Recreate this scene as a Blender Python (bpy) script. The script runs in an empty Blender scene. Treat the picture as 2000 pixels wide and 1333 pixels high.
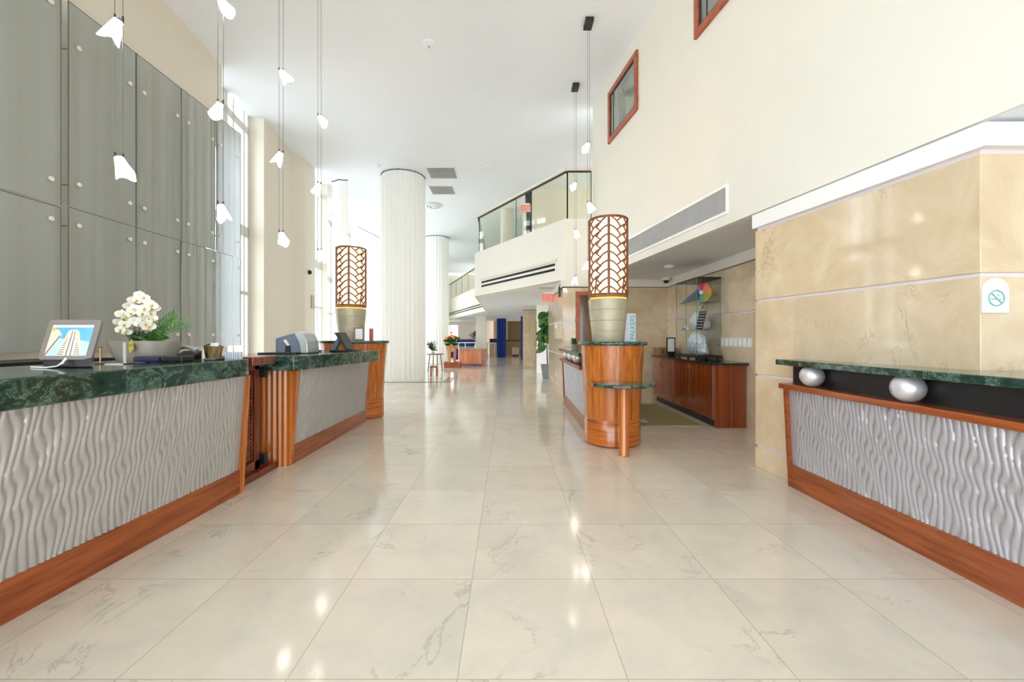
import bpy, bmesh, math, random
from mathutils import Vector, Matrix, Euler
random.seed(7)
PI = math.pi
C = bpy.context.scene.collection
F, CX, CY, H = 813.0, 992.0, 660.0, 1.21      # focal length (px), vanishing point, eye height

def P(px, py, Y):
    "point seen at a pixel of the 2000x1333 photograph, at depth Y"
    return ((px - CX) / F * Y, Y, H - (py - CY) / F * Y)

# ------------------------------------------------------------------ mesh builder
class MB:
    def __init__(s):
        s.v, s.f, s.m = [], [], []
        s.mi = 0
    def add(s, vs, fs):
        b = len(s.v)
        s.v += [tuple(p) for p in vs]
        for f in fs:
            s.f.append([i + b for i in f]); s.m.append(s.mi)
        return s
    def box(s, x0, x1, y0, y1, z0, z1):
        vs = [(x, y, z) for z in (z0, z1) for y in (y0, y1) for x in (x0, x1)]
        return s.add(vs, [(0,2,3,1),(4,5,7,6),(0,1,5,4),(2,6,7,3),(0,4,6,2),(1,3,7,5)])
    def prism(s, poly, z0, z1):
        a = sum(poly[i][0]*poly[(i+1)%len(poly)][1]-poly[(i+1)%len(poly)][0]*poly[i][1] for i in range(len(poly)))
        if a < 0: poly = poly[::-1]
        n = len(poly)
        vs = [(x, y, z0) for x, y in poly] + [(x, y, z1) for x, y in poly]
        fs = [tuple(range(n))[::-1], tuple(range(n, 2*n))]
        fs += [(i, (i+1) % n, (i+1) % n + n, i + n) for i in range(n)]
        return s.add(vs, fs)
    def loft(s, rings, caps=True):
        n = len(rings[0]); vs = [p for r in rings for p in r]; fs = []
        for k in range(len(rings)-1):
            for i in range(n):
                j = (i+1) % n
                fs.append((k*n+i, k*n+j, (k+1)*n+j, (k+1)*n+i))
        if caps:
            fs.append(tuple(range(n))[::-1]); fs.append(tuple(range((len(rings)-1)*n, len(rings)*n)))
        return s.add(vs, fs)
    def lathe(s, prof, cx, cy, n=48, sx=1, sy=1, caps=True, power=1.0):
        def pt(a):
            c, q = math.cos(a), math.sin(a)
            return (math.copysign(abs(c)**power, c), math.copysign(abs(q)**power, q))
        return s.loft([[(cx + r*sx*pt(2*PI*i/n)[0], cy + r*sy*pt(2*PI*i/n)[1], z) for i in range(n)] for r, z in prof], caps)
    def cyl(s, cx, cy, r, z0, z1, n=24):
        return s.lathe([(r, z0), (r, z1)], cx, cy, n)
    def tube(s, pts, r, n=6):
        pts = [Vector(p) for p in pts]; rings = []
        rr = r if isinstance(r, (list, tuple)) else [r]*len(pts)
        up = Vector((0.13, 0.31, 0.94))
        for i, p in enumerate(pts):
            t = (pts[min(i+1, len(pts)-1)] - pts[max(i-1, 0)]).normalized()
            a = t.cross(up)
            if a.length < .05: a = t.cross(Vector((1, 0, 0)))
            a.normalize(); b = t.cross(a)
            rings.append([p + (a*math.cos(2*PI*k/n) + b*math.sin(2*PI*k/n))*rr[i] for k in range(n)])
        return s.loft(rings)
    def ball(s, c, rx, ry=None, rz=None, n=20, m=12):
        ry = ry or rx; rz = rz or rx
        prof = [(math.sin(PI*k/m), -math.cos(PI*k/m)) for k in range(m+1)]
        prof[0] = (.02, -1); prof[-1] = (.02, 1)
        return s.loft([[(c[0]+r*rx*math.cos(2*PI*i/n), c[1]+r*ry*math.sin(2*PI*i/n), c[2]+z*rz) for i in range(n)] for r, z in prof])
    def grid(s, fn, nu, nv):
        vs = [fn(i/nu, j/nv) for j in range(nv+1) for i in range(nu+1)]
        w = nu+1
        return s.add(vs, [(j*w+i, j*w+i+1, (j+1)*w+i+1, (j+1)*w+i) for j in range(nv) for i in range(nu)])
    def quad(s, a, b, c, d):
        return s.add([a, b, c, d], [(0, 1, 2, 3)])
    def path_wall(s, pts, z0, z1, t):
        "wall along a polyline, thickness t to its left side"
        off = []
        for i, p in enumerate(pts):
            d1 = Vector(pts[i]) - Vector(pts[i-1]) if i else None
            d2 = Vector(pts[i+1]) - Vector(pts[i]) if i < len(pts)-1 else None
            ns = [Vector((-d.y, d.x)).normalized() for d in (d1, d2) if d is not None]
            nn = sum(ns, Vector((0, 0))).normalized()
            k = t / max(.3, nn.dot(ns[0]))
            off.append((p[0] + nn.x*k, p[1] + nn.y*k))
        for i in range(len(pts)-1):
            s.prism([pts[i], pts[i+1], off[i+1], off[i]], z0, z1)
        return s
    def leaf(s, base, tip, width, up=(0, 0, 1), sag=0.0, n=6, cup=.15):
        b, t = Vector(base), Vector(tip); d = t - b; L = d.length
        side = d.cross(Vector(up))
        if side.length < 1e-5: side = d.cross(Vector((1, 0, 0)))
        side.normalize(); nr = side.cross(d).normalized()
        vs = []
        for i in range(n+1):
            u = i/n; w = width*.5*(math.sin(PI*min(1, u*.93+.05))**.8)
            c = b + d*u + nr*(math.sin(PI*u)*sag*L)
            vs += [c - side*w + nr*w*cup, c, c + side*w + nr*w*cup]
        fs = []
        for i in range(n):
            fs += [(3*i, 3*i+1, 3*i+4, 3*i+3), (3*i+1, 3*i+2, 3*i+5, 3*i+4)]
        return s.add(vs, fs)
    def xform(s, M):
        s.v = [tuple(M @ Vector(p)) for p in s.v]; return s
    def build(s, name, mat, parent=None, smooth=None, bevel=0, solid=0, label=None):
        me = bpy.data.meshes.new(name); me.from_pydata(s.v, [], s.f)
        for m in (mat if isinstance(mat, (list, tuple)) else [mat]): me.materials.append(m)
        if isinstance(mat, (list, tuple)): me.polygons.foreach_set('material_index', s.m)
        bm = bmesh.new(); bm.from_mesh(me); bmesh.ops.recalc_face_normals(bm, faces=bm.faces); bm.to_mesh(me); bm.free()
        if smooth is not None:
            me.polygons.foreach_set('use_smooth', [True]*len(me.polygons))
            me.set_sharp_from_angle(angle=math.radians(smooth))
        me.update()
        o = bpy.data.objects.new(name, me); C.objects.link(o)
        if solid:
            md = o.modifiers.new('thick', 'SOLIDIFY'); md.thickness = solid; md.offset = 0
        if bevel:
            md = o.modifiers.new('round', 'BEVEL'); md.width = bevel; md.segments = 2; md.limit_method = 'ANGLE'
        if parent is not None:
            o.parent = parent
            if parent.type == 'EMPTY' and not parent.get('local_build'):
                o.matrix_parent_inverse = Matrix.Translation(-Vector(parent.location))
        if label: o['label'] = label
        return o

def tag(o, label, cat, group=None, kind=None):
    o['label'] = label; o['category'] = cat
    if group: o['group'] = group
    if kind: o['kind'] = kind
    return o
LOCAL = []
def thing(name, label, cat, loc=(0, 0, 0), group=None, local=False, rz=0):
    o = bpy.data.objects.new(name, None); C.objects.link(o)
    o.location = loc; o.rotation_euler = (0, 0, rz); o.empty_display_size = .1
    if local: o['local_build'] = 1; LOCAL.append(o)
    return tag(o, label, cat, group)
def struct(o):
    o['kind'] = 'structure'; return o
def dup(root, loc, rz=0, label=None, group=None):
    r = root.copy(); C.objects.link(r); r.location = loc; r.rotation_euler = (0, 0, rz)
    if label: r['label'] = label
    if group: r['group'] = group
    for ch in list(root.children):
        c = ch.copy(); C.objects.link(c); c.parent = r
        for g in list(ch.children):
            d = g.copy(); C.objects.link(d); d.parent = c
    return r
def text_mesh(body, size, depth=.004):
    cu = bpy.data.curves.new('lettering', 'FONT'); cu.body = body; cu.size = size; cu.extrude = depth/2
    cu.align_x = 'CENTER'; cu.align_y = 'CENTER'
    o = bpy.data.objects.new('lettering_source', cu); C.objects.link(o)
    dg = bpy.context.evaluated_depsgraph_get(); dg.update()
    me = o.evaluated_get(dg).to_mesh()
    mb = MB(); mb.add([tuple(v.co) for v in me.vertices], [tuple(p.vertices) for p in me.polygons])
    o.evaluated_get(dg).to_mesh_clear(); bpy.data.objects.remove(o); bpy.data.curves.remove(cu)
    return mb

# ------------------------------------------------------------------ materials
class NT:
    def __init__(s, name):
        s.mat = bpy.data.materials.new(name); s.mat.use_nodes = True
        s.t = s.mat.node_tree; s.b = s.t.nodes['Principled BSDF']; s.out = s.t.nodes['Material Output']
    def n(s, typ, **kw):
        nd = s.t.nodes.new(typ)
        for k, v in kw.items(): setattr(nd, k, v)
        return nd
    def link(s, a, b): s.t.links.new(a, b)
    def val(s, sock, v):
        if hasattr(v, 'is_linked') or isinstance(v, bpy.types.NodeSocket): s.link(v, sock)
        else: sock.default_value = v
    def math(s, op, a, b=0.0, c=0.0):
        nd = s.n('ShaderNodeMath', operation=op)
        for i, v in enumerate((a, b, c)): s.val(nd.inputs[i], v)
        return nd.outputs[0]
    def coord(s, scale=(1, 1, 1), loc=(0, 0, 0), kind='Object'):
        tc = s.n('ShaderNodeTexCoord'); mp = s.n('ShaderNodeMapping')
        s.link(tc.outputs[kind], mp.inputs[0]); mp.inputs['Scale'].default_value = scale; mp.inputs['Location'].default_value = loc
        return mp.outputs[0]
    def noise(s, vec, scale, detail=4, rough=.5, dist=0):
        nd = s.n('ShaderNodeTexNoise'); s.link(vec, nd.inputs['Vector'])
        nd.inputs['Scale'].default_value = scale; nd.inputs['Detail'].default_value = detail
        nd.inputs['Roughness'].default_value = rough; nd.inputs['Distortion'].default_value = dist
        return nd.outputs[0]
    def ramp(s, fac, stops):
        nd = s.n('ShaderNodeValToRGB'); s.link(fac, nd.inputs[0]); e = nd.color_ramp.elements
        while len(e) < len(stops): e.new(.5)
        for el, (p, c) in zip(e, stops): el.position = p; el.color = (*c, 1) if len(c) == 3 else c
        return nd.outputs[0]
    def mix(s, fac, a, b, mode='MIX'):
        nd = s.n('ShaderNodeMix', data_type='RGBA', blend_type=mode)
        s.val(nd.inputs[0], fac)
        for i, v in ((6, a), (7, b)):
            if isinstance(v, tuple): v = (*v, 1) if len(v) == 3 else v
            s.val(nd.inputs[i], v)
        return nd.outputs[2]
    def bump(s, h, strength=.3, dist=.01):
        nd = s.n('ShaderNodeBump'); s.link(h, nd.inputs['Height'])
        nd.inputs['Strength'].default_value = strength; nd.inputs['Distance'].default_value = dist
        s.link(nd.outputs[0], s.b.inputs['Normal'])
    def set(s, color=None, rough=.5, metal=0, spec=.5, coat=0, emit=None, estr=0, trans=0):
        b = s.b.inputs
        if color is not None:
            if isinstance(color, tuple): b['Base Color'].default_value = (*color, 1)
            else: s.link(color, b['Base Color'])
        s.val(b['Roughness'], rough); b['Metallic'].default_value = metal; b['Specular IOR Level'].default_value = spec
        b['Coat Weight'].default_value = coat; b['Coat Roughness'].default_value = .08
        if emit: b['Emission Color'].default_value = (*emit, 1); b['Emission Strength'].default_value = estr
        return s.mat
def srgb(r, g, b):
    f = lambda c: c/12.92 if c <= .04045 else ((c+.055)/1.055)**2.4
    return tuple(f(x/255) for x in (r, g, b))
def plain(name, col, rough=.5, metal=0, spec=.5, coat=0, vary=.06, vscale=6, emit=None, estr=0):
    t = NT(name); nz = t.noise(t.coord(), vscale, 4, .55)
    k = t.ramp(nz, [(.25, tuple(c*(1-vary) for c in col)), (.75, tuple(min(1, c*(1+vary)) for c in col))])
    return t.set(k, rough, metal, spec, coat, emit, estr)

def marble_floor():
    t = NT('polished_cream_marble_floor')
    tc = t.n('ShaderNodeTexCoord'); sp = t.n('ShaderNodeSeparateXYZ'); t.link(tc.outputs['Object'], sp.inputs[0])
    u = t.math('DIVIDE', t.math('ADD', sp.outputs[0], .179), .603); v = t.math('DIVIDE', t.math('SUBTRACT', sp.outputs[1], 1.4726), .6125)
    iu, iv = t.math('FLOOR', u), t.math('FLOOR', v)
    fu, fv = t.math('FRACT', u), t.math('FRACT', v)
    du = t.math('SUBTRACT', .5, t.math('ABSOLUTE', t.math('SUBTRACT', fu, .5)))
    dv = t.math('SUBTRACT', .5, t.math('ABSOLUTE', t.math('SUBTRACT', fv, .5)))
    joint = t.math('LESS_THAN', t.math('MINIMUM', du, dv), .0042)
    cb = t.n('ShaderNodeCombineXYZ'); t.link(iu, cb.inputs[0]); t.link(iv, cb.inputs[1])
    wn = t.n('ShaderNodeTexWhiteNoise'); t.link(cb.outputs[0], wn.inputs['Vector'])
    sc = t.n('ShaderNodeVectorMath', operation='SCALE'); t.link(wn.outputs['Color'], sc.inputs[0]); sc.inputs['Scale'].default_value = 30
    ad = t.n('ShaderNodeVectorMath', operation='ADD'); t.link(tc.outputs['Object'], ad.inputs[0]); t.link(sc.outputs[0], ad.inputs[1])
    vec = ad.outputs[0]
    cloud = t.noise(vec, 3.0, 6, .62, .6)
    n1 = t.noise(vec, 1.3, 7, .66, .9)
    mask = t.noise(vec, 1.9, 2, .5)
    vein = t.math('SUBTRACT', 1.0, t.math('MULTIPLY', t.math('ABSOLUTE', t.math('SUBTRACT', n1, .5)), 95.0)); vein = t.math('MAXIMUM', vein, 0.0)
    vein = t.math('MULTIPLY', vein, t.math('MAXIMUM', t.math('MULTIPLY', t.math('SUBTRACT', mask, .52), 5.0), 0.0))
    vein = t.math('MINIMUM', vein, .36)
    fine = t.noise(vec, 14, 5, .7, .5)
    c = t.ramp(cloud, [(.28, srgb(213, 205, 192)), (.5, srgb(224, 213, 198)), (.75, srgb(233, 219, 201))])
    c = t.mix(t.math('MULTIPLY', t.math('GREATER_THAN', fine, .66), .10), c, srgb(176, 168, 154))
    c = t.mix(vein, c, srgb(150, 146, 136))
    tint = t.ramp(wn.outputs['Value'], [(0, (.91, .91, .90)), (1, (1, .99, .965))])
    c = t.mix(1.0, c, tint, 'MULTIPLY')
    c = t.mix(t.math('MULTIPLY', joint, .45), c, srgb(140, 128, 108))
    rz = t.math('ADD', .075, t.math('MULTIPLY', cloud, .06))
    return t.set(c, rz, 0, .5, 0)
def marble_wall():
    t = NT('polished_beige_marble_wall'); vec = t.coord()
    cloud = t.noise(vec, 2.6, 6, .62, .7); n1 = t.noise(vec, 1.1, 8, .66, .8); mask = t.noise(vec, 1.7, 2, .5)
    vein = t.math('MAXIMUM', t.math('SUBTRACT', 1.0, t.math('MULTIPLY', t.math('ABSOLUTE', t.math('SUBTRACT', n1, .5)), 110.0)), 0.0)
    vein = t.math('MULTIPLY', vein, t.math('MINIMUM', t.math('MAXIMUM', t.math('MULTIPLY', t.math('SUBTRACT', mask, .5), 6.0), 0.0), .8))
    c = t.ramp(cloud, [(.26, srgb(206, 184, 152)), (.5, srgb(221, 200, 168)), (.74, srgb(234, 217, 190))])
    fine = t.noise(vec, 16, 4, .7, .4)
    c = t.mix(t.math('MULTIPLY', t.math('GREATER_THAN', fine, .64), .2), c, srgb(236, 224, 200))
    c = t.mix(t.math('MULTIPLY', vein, .7), c, srgb(150, 128, 100))
    tc = t.n('ShaderNodeTexCoord'); sp = t.n('ShaderNodeSeparateXYZ'); t.link(tc.outputs['Object'], sp.inputs[0])
    cb = t.n('ShaderNodeCombineXYZ'); row = t.math('FLOOR', t.math('MULTIPLY', t.math('ADD', sp.outputs[2], .50), 1.46)); t.link(row, cb.inputs[1])
    t.link(t.math('FLOOR', t.math('ADD', t.math('MULTIPLY', t.math('ADD', sp.outputs[0], sp.outputs[1]), 1.05), t.math('MULTIPLY', row, .43))), cb.inputs[0])
    wn = t.n('ShaderNodeTexWhiteNoise'); t.link(cb.outputs[0], wn.inputs['Vector'])
    c = t.mix(1.0, c, t.ramp(wn.outputs['Value'], [(0, (.92, .92, .925)), (1, (1, .985, .95))]), 'MULTIPLY')
    return t.set(c, .07, 0, .5)
def green_marble():
    t = NT('green_verde_marble'); vec = t.coord((1, 1, 1.3))
    a = t.noise(vec, 7, 8, .7, 1.6); b = t.noise(vec, 22, 6, .7, 1.2)
    c = t.ramp(a, [(.3, srgb(20, 38, 32)), (.5, srgb(42, 66, 56)), (.62, srgb(66, 98, 84)), (.8, srgb(120, 150, 136))])
    v = t.math('MAXIMUM', t.math('SUBTRACT', 1.0, t.math('MULTIPLY', t.math('ABSOLUTE', t.math('SUBTRACT', b, .5)), 40.0)), 0.0)
    v = t.math('MULTIPLY', v, t.math('GREATER_THAN', a, .5))
    c = t.mix(t.math('MULTIPLY', v, .6), c, srgb(150, 180, 165))
    return t.set(c, .10, 0, .5)
def wood(name, dark, light, scale=(46, 46, .18), rough=.22, coat=.35, loc=(0, 0, 0)):
    t = NT(name); vec = t.coord(scale, loc)
    a = t.noise(vec, 1.0, 3, .55, .15); b = t.noise(vec, 3.2, 3, .6)
    k = t.math('ADD', t.math('MULTIPLY', a, .75), t.math('MULTIPLY', b, .25))
    c = t.ramp(k, [(.36, dark), (.6, light)])
    return t.set(c, rough, 0, .5, coat)
def thin_glass(name, tint, refl=1.0):
    t = NT(name); tr = t.n('ShaderNodeBsdfTransparent'); tr.inputs[0].default_value = (*tint, 1)
    gl = t.n('ShaderNodeBsdfGlossy'); gl.inputs['Roughness'].default_value = .01
    fr = t.n('ShaderNodeFresnel'); geo = t.n('ShaderNodeNewGeometry'); t.link(t.math('ADD', 1.45, t.math('MULTIPLY', geo.outputs['Backfacing'], 1/1.45-1.45)), fr.inputs[0])
    mx = t.n('ShaderNodeMixShader'); t.link(t.math('MULTIPLY', fr.outputs[0], refl), mx.inputs[0])
    t.link(tr.outputs[0], mx.inputs[1]); t.link(gl.outputs[0], mx.inputs[2]); t.link(mx.outputs[0], t.out.inputs[0])
    return t.mat
def sheer(name, col, see=.0, weight=.55):
    t = NT(name); tl = t.n('ShaderNodeBsdfTranslucent'); tl.inputs[0].default_value = (*col, 1)
    df = t.n('ShaderNodeBsdfDiffuse'); df.inputs[0].default_value = (*col, 1)
    nz = t.noise(t.coord((60, 60, 2)), 1, 2)
    mx = t.n('ShaderNodeMixShader'); t.link(t.math('ADD', weight-.05, t.math('MULTIPLY', nz, .1)), mx.inputs[0]); t.link(df.outputs[0], mx.inputs[1]); t.link(tl.outputs[0], mx.inputs[2])
    last = mx.outputs[0]
    if see:
        tr = t.n('ShaderNodeBsdfTransparent'); m2 = t.n('ShaderNodeMixShader'); m2.inputs[0].default_value = see
        t.link(last, m2.inputs[1]); t.link(tr.outputs[0], m2.inputs[2]); last = m2.outputs[0]
    t.link(last, t.out.inputs[0]); return t.mat
def panel_glass():
    t = NT('ribbed_grey_green_glass'); vec = t.coord((1, 1, 1))
    reflection_streak = t.noise(t.coord((5, 5, .05)), 1.2, 4, .6); fine = t.n('ShaderNodeTexWave', wave_type='BANDS', bands_direction='Z')
    t.link(vec, fine.inputs[0]); fine.inputs['Scale'].default_value = 55; fine.inputs['Distortion'].default_value = 1.5
    c = t.ramp(reflection_streak, [(.3, srgb(174, 177, 168)), (.55, srgb(188, 191, 182)), (.75, srgb(194, 197, 202))])  # vertical streaks stand for reflections, painted into the glass colour
    t.set(c, .28, 0, .4); t.bump(fine.outputs[0], .25, .003)
    tl = t.n('ShaderNodeBsdfTranslucent'); tl.inputs[0].default_value = (.66, .70, .74, 1)
    mx = t.n('ShaderNodeMixShader'); mx.inputs[0].default_value = .42
    t.link(t.b.outputs[0], mx.inputs[1]); t.link(tl.outputs[0], mx.inputs[2]); t.link(mx.outputs[0], t.out.inputs[0])
    return t.mat

M = {}
M['floor'] = marble_floor(); M['marble'] = marble_wall(); M['green'] = green_marble()
M['cream'] = plain('cream_wall_paint', srgb(240, 235, 224), .6, vary=.015, vscale=2)
M['beige'] = plain('beige_wall_paint', srgb(233, 225, 210), .6, vary=.015, vscale=2)
M['white'] = plain('white_ceiling_paint', srgb(243, 247, 255), .7, vary=.01, vscale=2)
M['trimwhite'] = plain('white_trim_paint', srgb(250, 249, 248), .35, vary=.01)
M['reveal'] = plain('lilac_white_reveal', srgb(226, 216, 222), .3, vary=.02)
M['wood'] = wood('orange_striped_sapele', srgb(150, 72, 18), srgb(208, 124, 50))
M['woodh'] = wood('orange_sapele_across', srgb(146, 68, 20), srgb(204, 118, 48), (1.4, 1.4, 42))
M['plinthwood'] = wood('red_brown_plinth_wood', srgb(120, 52, 16), srgb(164, 84, 36), (8, 2.0, 30), .3)
M['redwood'] = wood('dark_red_mahogany', srgb(84, 26, 14), srgb(128, 50, 28), (20, 20, 2), .3)
M['cabwood'] = wood('glossy_red_brown_cabinet_wood', srgb(92, 34, 14), srgb(150, 68, 26), (30, 30, .3), .16, .5)
M['framewood'] = wood('reddish_window_frame_wood', srgb(150, 74, 44), srgb(184, 98, 62), (14, 14, 14), .4, .1)
M['latticewood'] = wood('brown_lampshade_lattice', srgb(104, 58, 36), srgb(146, 86, 54), (12, 12, 12), .45, .1)
M['farwood'] = wood('pinkish_orange_far_desk_wood', srgb(186, 106, 66), srgb(220, 146, 100), (8, 8, .6), .3)
M['silver'] = plain('silver_painted_wave_relief', srgb(186, 184, 190), .28, .45, .5, vary=.03)
M['silver2'] = plain('warm_grey_wave_relief', srgb(182, 180, 178), .3, .4, .5, vary=.03)
M['ball'] = plain('brushed_silver_ball', srgb(214, 214, 216), .42, .6, vary=.02)
M['black'] = plain('black_satin', srgb(24, 22, 26), .4, vary=.1)
M['blackslab'] = plain('black_green_granite', srgb(40, 50, 50), .1, vary=.35, vscale=60)
M['charcoal'] = plain('charcoal_plastic', srgb(58, 57, 60), .4, vary=.05)
M['greyplastic'] = plain('taupe_grey_plastic', srgb(122, 112, 106), .4, vary=.04)
M['bluegrey'] = plain('blue_grey_plastic', srgb(104, 114, 132), .3, vary=.05)
M['lightplastic'] = plain('light_silver_plastic', srgb(176, 180, 186), .3, .3, vary=.04)
M['chrome'] = plain('chrome_metal', srgb(220, 220, 220), .15, 1.0, vary=.02)
M['brass'] = plain('brass_metal', srgb(190, 160, 110), .25, .9, vary=.04)
M['bolt'] = plain('pale_metal_bolt', srgb(240, 236, 228), .35, .2, vary=.03)
M['cable'] = plain('thin_grey_cable', srgb(120, 120, 122), .4, .5)
M['darkmetal'] = plain('dark_grey_metal', srgb(60, 60, 62), .4, .5)
M['alu'] = plain('white_window_aluminium', srgb(226, 226, 222), .4, vary=.01)
M['stone'] = plain('olive_grey_cast_stone', srgb(184, 175, 150), .35, .1, vary=.12, vscale=12)
M['planter'] = plain('pale_silver_ceramic', srgb(182, 172, 160), .28, .3, vary=.06)
M['potgrey'] = plain('blue_grey_planter', srgb(120, 128, 130), .45)
M['leaf'] = plain('dark_green_leaf', srgb(44, 84, 38), .35, vary=.35, vscale=25)
M['leaf2'] = plain('mid_green_leaf', srgb(70, 116, 40), .4, vary=.3, vscale=25)
M['stem'] = plain('brown_green_stem', srgb(90, 84, 48), .6, vary=.2)
M['petal'] = plain('white_orchid_petal', srgb(232, 226, 214), .45, vary=.03)
M['yellow'] = plain('yellow_green_orchid_lip', srgb(198, 180, 70), .5, vary=.2)
M['orange'] = plain('orange_flower', srgb(238, 150, 90), .5, vary=.2, vscale=30)
M['purple'] = plain('mauve_flower', srgb(140, 100, 124), .5, vary=.2, vscale=30)
M['paper'] = plain('white_paper', srgb(240, 240, 240), .6, vary=.01)
M['cardboard'] = plain('brown_box_board', srgb(150, 112, 72), .6, vary=.08)
M['blue'] = plain('royal_blue_curtain', srgb(24, 58, 140), .7, vary=.15)
M['bluedark'] = plain('dark_navy_seat', srgb(40, 48, 110), .7, vary=.1)
M['ventgrey'] = plain('grey_vent_louvre', srgb(190, 188, 188), .45)
M['ventdark'] = plain('mid_grey_louvre', srgb(160, 160, 162), .5)
M['void'] = plain('dark_vent_inside', srgb(30, 28, 28), .8)
M['teal'] = plain('teal_letters', srgb(52, 176, 178), .5)
M['tealsign'] = plain('pale_teal_print', srgb(140, 188, 184), .5)
M['acrylic'] = plain('pale_frosted_acrylic', srgb(212, 218, 232), .25, vary=.05)
M['rock'] = plain('white_carved_rock', srgb(222, 228, 236), .6, vary=.06, vscale=30)
M['rockmark'] = plain('grey_blue_carving', srgb(140, 158, 190), .6)
M['mat'] = plain('olive_speckled_mat', srgb(150, 138, 96), .8, vary=.4, vscale=60)
M['inlay'] = plain('dark_grey_floor_inlay', srgb(128, 120, 112), .25, vary=.1)
M['tabletop'] = plain('dark_olive_wood', srgb(96, 82, 52), .4, vary=.15)
M['farpink'] = plain('pinkish_far_wall', srgb(206, 178, 152), .6)
M['fardark'] = plain('dim_brown_wall', srgb(140, 112, 78), .6)
M['exitred'] = plain('red_exit_letters', srgb(226, 60, 50), .5, emit=(1, .12, .08), estr=.5)
M['exitface'] = plain('pink_exit_plate', srgb(246, 196, 184), .4)
M['pave'] = plain('pale_outside_paving', srgb(214, 212, 206), .8, vary=.05)
M['curtain'] = sheer('white_sheer_curtain', srgb(254, 253, 250), .0, .35)
M['curtain_far'] = sheer('bright_sheer_curtain', srgb(250, 250, 240), .12, .6)
M['panelglass'] = panel_glass()
M['glass'] = thin_glass('clear_window_glass', (.97, .985, .99))
M['balglass'] = thin_glass('green_tinted_balustrade_glass', (.93, .94, .885), .8)
M['caseglass'] = thin_glass('showcase_glass', (.978, .99, .982), .5)
M['sheetedge'] = plain('dark_grey_glass_edge', srgb(96, 104, 100), .2)
M['glassedge'] = plain('green_glass_edge', srgb(110, 130, 116), .2)
def emissive(name, col, e, base=(.9, .88, .82), rough=.4):
    t = NT(name); nz = t.noise(t.coord(), 20, 2)
    t.link(t.math('MULTIPLY', t.math('ADD', .9, t.math('MULTIPLY', nz, .2)), e), t.b.inputs['Emission Strength'])
    t.set(base, rough); t.b.inputs['Emission Color'].default_value = (*col, 1); return t.mat
M['pend'] = emissive('glowing_white_folded_glass', (1, .93, .82), 9.0)
M['shade'] = emissive('warm_cream_lampshade', (1, .82, .60), .5, srgb(250, 235, 210))
M['amber'] = emissive('amber_glowing_ring', (1, .55, .12), 1.0, srgb(190, 120, 40))
M['scr_sky'] = emissive('screen_blue_sky', srgb(80, 178, 240), .9, (.02, .02, .02), .15)
M['scr_white'] = emissive('screen_white_bar', srgb(245, 248, 240), .9, (.02, .02, .02), .15)
M['scr_tower'] = emissive('screen_pale_tower', srgb(226, 214, 190), .9, (.02, .02, .02), .15)
M['scr_grey'] = emissive('screen_grey_balconies', srgb(120, 120, 128), .9, (.02, .02, .02), .15)
M['scr_mint'] = emissive('screen_mint_sky', srgb(180, 222, 214), .9, (.02, .02, .02), .15)
M['scr_lime'] = emissive('screen_lime_tag', srgb(196, 200, 60), .9, (.02, .02, .02), .15)

# ------------------------------------------------------------------ the setting
ZC, ZS = 5.86, 2.38                                    # hall ceiling, soffit height
mb = MB(); mb.box(-7.4, 8, -4, 31, -.06, 0); struct(mb.build('floor', M['floor']))
mb = MB(); mb.box(-60, -7.4, -40, 60, -.16, -.1); mb.box(-7.4, 40, -40, -4, -.16, -.1); mb.box(-7.4, 40, 31, 60, -.16, -.1)
struct(mb.build('ground', M['pave']))
# hall ceiling, left edge follows the curved wall
LEFT = [(-4.45, -4), (-4.47, 0), (-4.50, 2.5), (-4.60, 4.2), (-4.74, 5.73), (-4.83, 6.6)]
LEFTU = [(-4.83, 6.6), (-4.91, 7.15)]  # hidden opening under this strip, widened to light the last panel from behind
LEFT2 = [(-5.17, 8.82), (-5.42, 10.5), (-5.24, 10.75), (-5.30, 11.42)]
LEFT3 = [(-5.48, 12.65), (-5.75, 13.2)]
WINF = [(-6.35, 14.0), (-6.60, 15.5), (-6.55, 17.2), (-6.25, 19.0), (-5.75, 21.0), (-5.45, 23.5), (-5.3, 26.5), (-5.2, 29.9)]
cpoly = [(4.6, -4)] + [(x-.05, y) for x, y in LEFT + [(-5.25, 6.65), (-5.35, 7.16), (-5.6, 8.8)] + LEFT2[:2] + [(-5.75, 11.5), (-5.9, 12.7)] + LEFT3[1:] + WINF] + [(8, 30), (8, 8.6), (4.6, 8.6)]
mb = MB(); mb.prism(cpoly, ZC, ZC+.15); struct(mb.build('ceiling', M['white']))
mb = MB(); mb.path_wall(LEFT[1:], 0, ZC, .5); mb.path_wall(LEFTU, 4.45, ZC, .25); mb.path_wall(LEFT2, 0, ZC, .55); mb.path_wall(LEFT3, 0, ZC, .3)
struct(mb.build('wall_left', M['beige']))

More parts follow.
